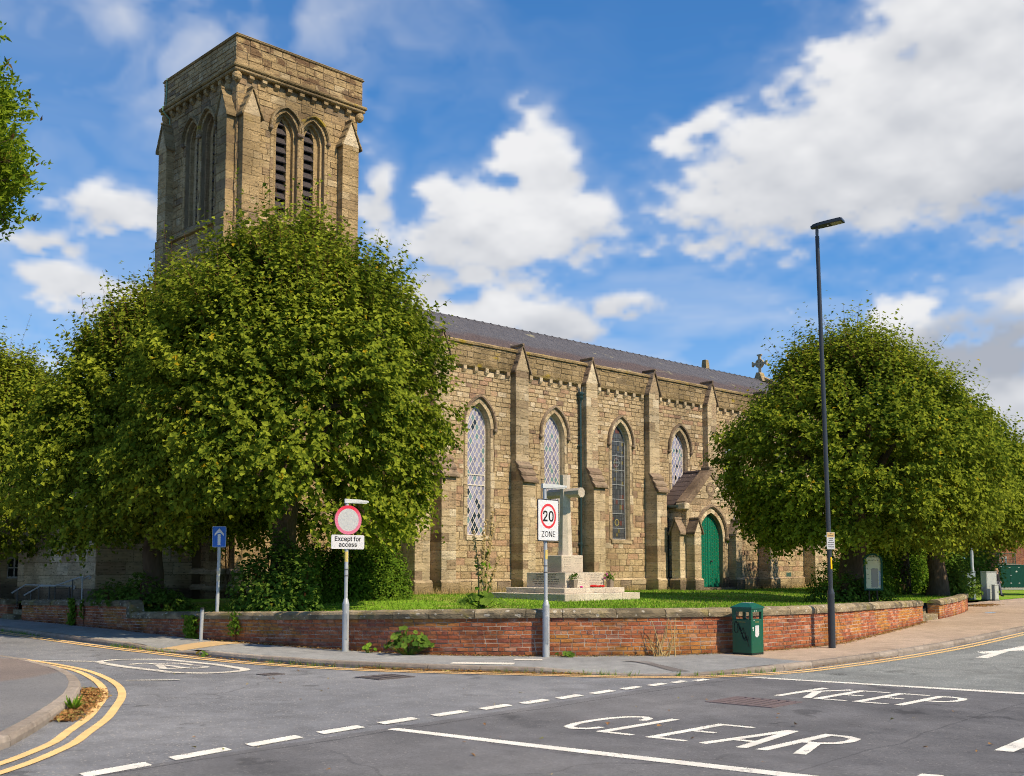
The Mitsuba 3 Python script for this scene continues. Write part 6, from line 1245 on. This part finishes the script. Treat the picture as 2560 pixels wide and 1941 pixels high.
k = thing('bollard', 'small yellow-green bollard left of the grey cabinets', 'bollard'); mb = MB(); mb.box(23.05, 23.17, 57.0, 57.1, .1, .62, .02); put('body', mb, 'gloss', (.42, .50, .03), False, k); mb = MB(); mb.box(23.06, 23.16, 56.99, 57.11, .62, .66, .01); put('cap', mb, 'matt', (.1, .12, .02), False, k)
k = thing('white_post', 'thin white post standing on the lawn beside the thick trunk', 'post'); mb = MB(); mb.tube([(23.05, 61, .6), (22.95, 61, 2.3)], .055, 10); put('tube', mb, 'matt', (.55, .55, .54), 40, k); mb = MB(); mb.tube([(22.95, 61, 2.28), (22.95, 61, 2.33)], .07, 10); put('cap', mb, 'matt', (.5, .5, .5), 40, k)
k = thing('substation', 'dark green electricity cabinet with double doors in front of the brick building', 'substation'); xf = frame((37.5, 84, .15), (.985, -.17)); SU = lambda: MB(xf); SG = (.004, .062, .036)
mb = SU(); mb.box(-.95, .95, -.6, .6, .0, .16, .01); put('plinth', mb, 'matt', (.45, .43, .39), False, k); mb = SU(); mb.box(-.9, .9, -.55, .55, .16, 1.86, .02); put('body', mb, 'gloss', SG, False, k)
for a, b in ((-.85, -.18), (-.16, .52)): mb = SU(); mb.box(a, b, -.57, -.55, .22, 1.80, .004); put('door', mb, 'gloss', SG, False, k)
mb = SU(); mb.box(-.93, .6, -.6, .6, 1.86, 1.90); put('roof', mb, 'gloss', (.30, .33, .30), False, k)
mb = SU(); mb.prism(Polygon([(.28, 1.28), (.36, 1.36), (.28, 1.44), (.20, 1.36)]), -.58, -.57, 'xz'); put('warning_diamond', mb, 'matt', (.6, .6, .6), False, k)
for q in ((-.12, 1.08), (-.12, .5), (-.2, 1.66), (.46, 1.66), (.46, .5), (-.78, 1.74)): mb = SU(); mb.box(q[0] - .05, q[0] + .05, -.59, -.57, q[1] - .03, q[1] + .03); put('fitting', mb, 'matt', (.5, .5, .5), False, k)
k = thing('wire_cage', 'small green wire cage on top of the electricity cabinet', 'cage')
for p, q in [((-.85, -.3), (-.85, -.3)), ((.3, -.3), (.3, -.3)), ((-.85, .3), (-.85, .3)), ((.3, .3), (.3, .3))]: mb = SU(); mb.tube([(p[0], p[1], 1.9), (q[0], q[1], 2.75)], .03, 6); put('upright', mb, 'gloss', SG, False, k)
for z in (1.95, 2.72):
    for p, q in (((-.85, -.3), (.3, -.3)), ((.3, -.3), (.3, .3)), ((.3, .3), (-.85, .3)), ((-.85, .3), (-.85, -.3))): mb = SU(); mb.tube([(p[0], p[1], z), (q[0], q[1], z)], .025, 6); put('rail', mb, 'gloss', (.01, .09, .06), False, k)
mb = SU()
for a in np.linspace(-.75, .25, 12): mb.tube([(a, -.3, 1.95), (a, -.3, 2.72)], .008, 4)
for z in np.linspace(2.05, 2.65, 7): mb.tube([(-.85, -.3, z), (.3, -.3, z)], .008, 4)
put('mesh', mb, 'gloss', SG, False, k, 'stuff')
mb = SU(); mb.tube([(-.55, 0, 1.9), (-.55, 0, 2.3)], .03, 6); mb.ball((-.55, 0, 2.35), .12, 1, scale=(1, 1, .6)); mb.box(-.35, -.25, -.05, .05, 1.9, 2.5); put('instrument', mb, 'gloss', (.55, .55, .53), False, k)
def farbrick(p, n, uv):
    a = p.x*.985 - p.y*.17; r = dr.floor(p.z/.078); u_ = a/.235 + .5*(r - 2*dr.floor(r/2)); c = mi.Float(mikit.cell_rand(u_, r, 3)); m_ = smoothstep(.0, .09, dr.minimum(u_ - dr.floor(u_), 1 - u_ + dr.floor(u_)))*smoothstep(0, .14, p.z/.078 - r)
    return mix((.40, .33, .27), mix((.24, .075, .045), (.42, .15, .08), c), m_)*(.75 + .5*fbm(p.x*.8, p.y*.8, p.z*.8))
scene['far_brick'] = principled(mikit.proc(farbrick), .9, .1)
k = thing('brick_building', 'red brick building behind the green electricity cabinet', 'building'); xf = frame((41.9, 96, 0), (.985, -.17)); mb = MB(xf); mb.box(0, 24, 0, 12, 0, 6.2); put('wall', mb, 'far_brick', parent=k)
mb = MB(xf); mb.prism(Polygon([(-.4, 6.2), (12.4, 6.2), (6, 9.6)]), -.3, 24.3, 'yz'); put('roof', mb, 'slate', parent=k); mb = MB(xf); mb.box(5, 6.4, -.06, 0, 1.2, 2.8); put('window', mb, 'gloss', (.05, .06, .07), False, k); mb = MB(xf); mb.box(-.03, 24, -.05, -.001, 0, .5); put('plinth', mb, 'matt', (.12, .06, .045), False, k)
# parked car glimpsed between the trunks
k = thing('parked_car', 'pale parked car glimpsed between the trunks beyond the notice board', 'car'); xf = frame((21.8, 63, .13), (.8, .6)); CA = lambda: MB(xf); SV = (.40, .46, .54)
side = Polygon([(-2.0, .25), (-2.05, .75), (-1.95, .95), (-1.35, 1.38), (.35, 1.42), (1.05, .98), (1.95, .85), (2.05, .6), (2.02, .25)]).buffer(.05).buffer(-.05)
mb = CA(); mb.prism(side.difference(shapely.union_all([Point(-1.25, .3).buffer(.36), Point(1.3, .3).buffer(.36)])), -.82, .82, 'xz'); put('body', mb, 'gloss', SV, False, k)
for y_ in (-.83, .83): mb = CA(); mb.prism(Polygon([(-1.6, .98), (-1.25, 1.3), (.3, 1.34), (.85, .98)]), y_ - .01, y_ + .01, 'xz'); put('side_window', mb, 'gloss', (.03, .04, .05), False, k)
mb = CA(); mb.add(V([-2.0, -.7, .97], [-2.0, .7, .97], [-1.42, .66, 1.37], [-1.42, -.66, 1.37]), [[0, 1, 2], [0, 2, 3]]); mb.add(V([1.08, -.7, 1.0], [1.08, .7, 1.0], [.40, .66, 1.41], [.40, -.66, 1.41]), [[0, 1, 2], [0, 2, 3]]); put('windscreen', mb, 'gloss', (.10, .13, .17), False, k)
for x_ in (-1.25, 1.3):
    for y_ in (-.72, .72): mb = MB(lambda v, x_=x_, y_=y_: xf(np.c_[x_ + v[:, 0], y_ + v[:, 2], .3 + v[:, 1]])); mb.lathe([(.0, -.1), (.31, -.1), (.32, 0), (.31, .1), (.0, .1)], 18); put('wheel', mb, 'matt', (.02, .02, .02), False, k)
# house, railings
k = thing('stone_house', 'small stone house with a white sash window at the far left', 'house'); xf = frame((-17.0, 39.1, 0), UU); HO = lambda: MB(xf)
win = sbox(-.66, 1.38, -.14, 2.12)
mb = HO(); mb.prism(sbox(-1.5, .3, 0, 5.4).difference(win), -.0, .35, 'xz'); mb.box(-1.5, -.0, .351, 7, .3, 5.4); put('wall', mb, 'stone_dressed', parent=k)
mb = HO(); mb.prism(Polygon([(-.3, 5.4), (7.3, 5.4), (3.5, 8.0)]), -1.75, .15, 'yz'); put('roof', mb, 'slate', parent=k)
mb = HO(); mb.box(-.74, -.06, -.05, .1, 1.26, 1.375, .01); put('sill', mb, 'stone_dressed', parent=k); mb = HO(); mb.box(-1.53, .03, -.05, -.002, .3, 1.18, .01); put('plinth', mb, 'stone_brown', parent=k)
wk = 'stone_house__window'; mb = HO(); mb.prism(win.difference(shapely.union_all([sbox(-.61, 1.44, -.42, 1.73), sbox(-.38, 1.44, -.19, 1.73), sbox(-.61, 1.77, -.42, 2.06), sbox(-.38, 1.77, -.19, 2.06)])), .05, .10, 'xz'); put(wk, mb, 'gloss', (.72, .73, .74), own=True)
for q in (sbox(-.61, 1.44, -.42, 1.73), sbox(-.38, 1.44, -.19, 1.73), sbox(-.61, 1.77, -.42, 2.06), sbox(-.38, 1.77, -.19, 2.06)): mb = HO(); mb.prism(q, .075, .085, 'xz'); put('pane', mb, 'gloss', (.03, .035, .035), False, wk)
def rail(label, pts, posts):
    k = thing('handrail', label, 'handrail'); mb = MB(); mb.tube(pts, .024, 8); e, d = V(*pts[-1]), V(*pts[-1]) - V(*pts[-2]); d /= np.linalg.norm(d); mb.tube([e + d*.0, e + d*.07 + V(0, 0, .01), e + d*.10 - V(0, 0, .04), e + d*.06 - V(0, 0, .09), e + d*.01 - V(0, 0, .06)], .022, 8); put('rail', mb, 'metal_grey', None, 40, k)
    for p in posts: mb = MB(); z0 = .5; mb.tube([(p[0], p[1], z0), p], .02, 8); put('post', mb, 'matt', (.10, .10, .10), 40, k)
rail('longer galvanised handrail beside the steps at the left, the farther of two', [(-16.1, 36.0, .93), (-15.6, 35.85, 1.20), (-13.55, 34.5, 1.17)], [(-15.9, 35.95, 1.02), (-15.0, 35.45, 1.19), (-14.3, 35.0, 1.18), (-13.7, 34.6, 1.17)])
rail('nearer galvanised handrail sloping up to the annexe corner at the left', [(-15.35, 35.2, .88), (-14.75, 34.95, 1.17), (-14.15, 34.65, 1.18), (-13.2, 33.85, 1.42), (-13.0, 33.7, 1.46)], [(-15.1, 35.1, .99), (-14.4, 34.8, 1.17), (-13.35, 33.95, 1.38)])
k = thing('handrail', 'single handrail post with a scrolled end at the annexe corner', 'handrail'); mb = MB(); mb.tube([(-12.75, 33.15, .5), (-12.75, 33.15, 1.36), (-12.66, 33.1, 1.44), (-12.5, 33.0, 1.50), (-12.44, 33.0, 1.46), (-12.5, 33.02, 1.41)], .021, 8); put('rail', mb, 'metal_grey', None, 40, k); mb = MB(); mb.lathe([(.04, .55), (.04, .72), (.022, .74)], 8, (-12.75, 33.15, 0)); put('socket', mb, 'matt', (.08, .08, .08), 40, k)
flat('spray_mark', [Polygon([(17.0, 40.45), (17.6, 41.2), (17.8, 41.1), (17.25, 40.35)])], scene.get('x') or 'paint_blue', .118, 'small blue spray mark on the buff pavement', 'paint mark'); scene['paint_blue'] = principled({'type': 'rgb', 'value': [.2, .32, .5]}, .8, .2)

# ------------------------------------------------------------------ the woman walking by the cabinets
import manifold3d as m3
def person(x, y, z0, h, face):
    k = thing('person', 'person in a black top and grey trousers walking, fair hair and dark sunglasses', 'person'); s = h/1.70
    xf0 = frame((x, y, z0), face)                      # local x = to her left... walking along local -y
    P = lambda *a: V(*a)*s
    J = {'pelvis': (P(0, 0, .93), .135), 'waist': (P(0, .0, 1.08), .118), 'chest': (P(0, .01, 1.28), .135), 'neck': (P(0, .0, 1.46), .052), 'head': (P(0, -.02, 1.60), .085), 'chin': (P(0, -.055, 1.535), .055), 'crown': (P(0, .01, 1.625), .088),
         'shl': (P(.155, .01, 1.385), .055), 'ell': (P(.225, .06, 1.12), .042), 'wrl': (P(.20, -.08, .93), .03), 'hal': (P(.19, -.13, .86), .032),
         'shr': (P(-.155, .01, 1.385), .055), 'elr': (P(-.225, .10, 1.13), .042), 'wrr': (P(-.21, .08, .90), .03), 'har': (P(-.21, .07, .82), .032),
         'hil': (P(.08, 0, .90), .095), 'knl': (P(.09, -.14, .50), .062), 'anl': (P(.09, -.20, .09), .045), 'tol': (P(.10, -.34, .05), .035),
         'hir': (P(-.08, 0, .90), .095), 'knr': (P(-.08, .06, .49), .062), 'anr': (P(-.07, .30, .14), .045), 'tor': (P(-.07, .22, .04), .035)}
    def ball(j): c, r = J[j]; return m3.Manifold.sphere(r*s, 16).translate(c.tolist())
    def body(bones):
        out = m3.Manifold()
        for b in bones: out = out + m3.Manifold.batch_hull([ball(j) for j in b])
        m = out.refine_to_length(.03*s).to_mesh(); t = trimesh.Trimesh(np.array(m.vert_properties[:, :3]), np.array(m.tri_verts), process=True); trimesh.smoothing.filter_taubin(t, iterations=12); return np.array(t.vertices), np.array(t.faces)
    def add(name, bones, col, grow=0):
        v, f = body(bones); mb = MB(xf0); mb.add(v, f); put(name, mb, 'matt', col, True, k)
    skin = (.50, .30, .22)
    fing = []
    for sd, w in (('l', .19), ('r', -.21)):
        base = J['ha' + sd][0]/s
        for i in range(4): J['f%s%d' % (sd, i)] = (V(base[0], base[1] - .025 + .017*i, base[2] - .02)*s, .0095); J['g%s%d' % (sd, i)] = (V(base[0] - .01*np.sign(w), base[1] - .03 + .017*i, base[2] - .085 + .012*abs(i - 1))*s, .008); fing.append(('f%s%d' % (sd, i), 'g%s%d' % (sd, i)))
        J['t%s' % sd] = (V(base[0], base[1] - .035, base[2])*s, .011); J['u%s' % sd] = (V(base[0], base[1] - .065, base[2] - .045)*s, .009); fing.append(('t%s' % sd, 'u%s' % sd))
    J['nose'] = (P(0, -.108, 1.578), .014); J['nose2'] = (P(0, -.09, 1.61), .010); J['earl'] = (P(.085, .0, 1.585), .018); J['earr'] = (P(-.085, .0, 1.585), .018)
    add('figure', [('neck', 'chin', 'head'), ('head', 'crown'), ('head', 'chin'), ('chest', 'neck'), ('pelvis', 'waist'), ('waist', 'chest'), ('shl', 'ell'), ('ell', 'wrl'), ('wrl', 'hal'), ('shr', 'elr'), ('elr', 'wrr'), ('wrr', 'har'), ('hil', 'knl'), ('knl', 'anl'), ('hir', 'knr'), ('knr', 'anr'), ('anl', 'tol'), ('anr', 'tor'), ('nose', 'nose2'), ('earl', 'head'), ('earr', 'head')] + fing, skin)
    for j in J: J[j] = (J[j][0], J[j][1] + .014/s*s)
    add('black_top', [('pelvis', 'waist', 'chest'), ('shl', 'chest', 'shr'), ('shl', 'ell'), ('ell', 'wrl'), ('shr', 'elr'), ('elr', 'wrr')], (.018, .018, .022))
    add('trousers', [('pelvis', 'hil', 'hir'), ('hil', 'knl'), ('knl', 'anl'), ('hir', 'knr'), ('knr', 'anr')], (.13, .13, .17))
    add('shoe', [('anl', 'tol')], (.03, .03, .035)); add('shoe', [('anr', 'tor')], (.03, .03, .035))
    J['h1'] = (P(0, .03, 1.63), .10); J['h2'] = (P(.06, .06, 1.48), .055); J['h3'] = (P(-.06, .06, 1.48), .055); J['h4'] = (P(0, -.03, 1.685), .055)
    add('hair', [('h1', 'h4'), ('h1', 'h2', 'h3')], (.42, .24, .09))
    mb = MB(xf0); mb.box(-.075*s, .075*s, -.112*s, -.085*s, 1.598*s, 1.635*s, .008); put('sunglasses', mb, 'gloss', (.02, .012, .012), False, k)
    mb = MB(xf0); mb.box(-.028*s, .028*s, -.108*s, -.098*s, 1.535*s, 1.545*s); put('mouth', mb, 'matt', (.4, .13, .12), False, k)
person(28.0, 64.5, .12, 1.60, (.86, .5))
labels['lawn'] = {'kind': 'structure'}
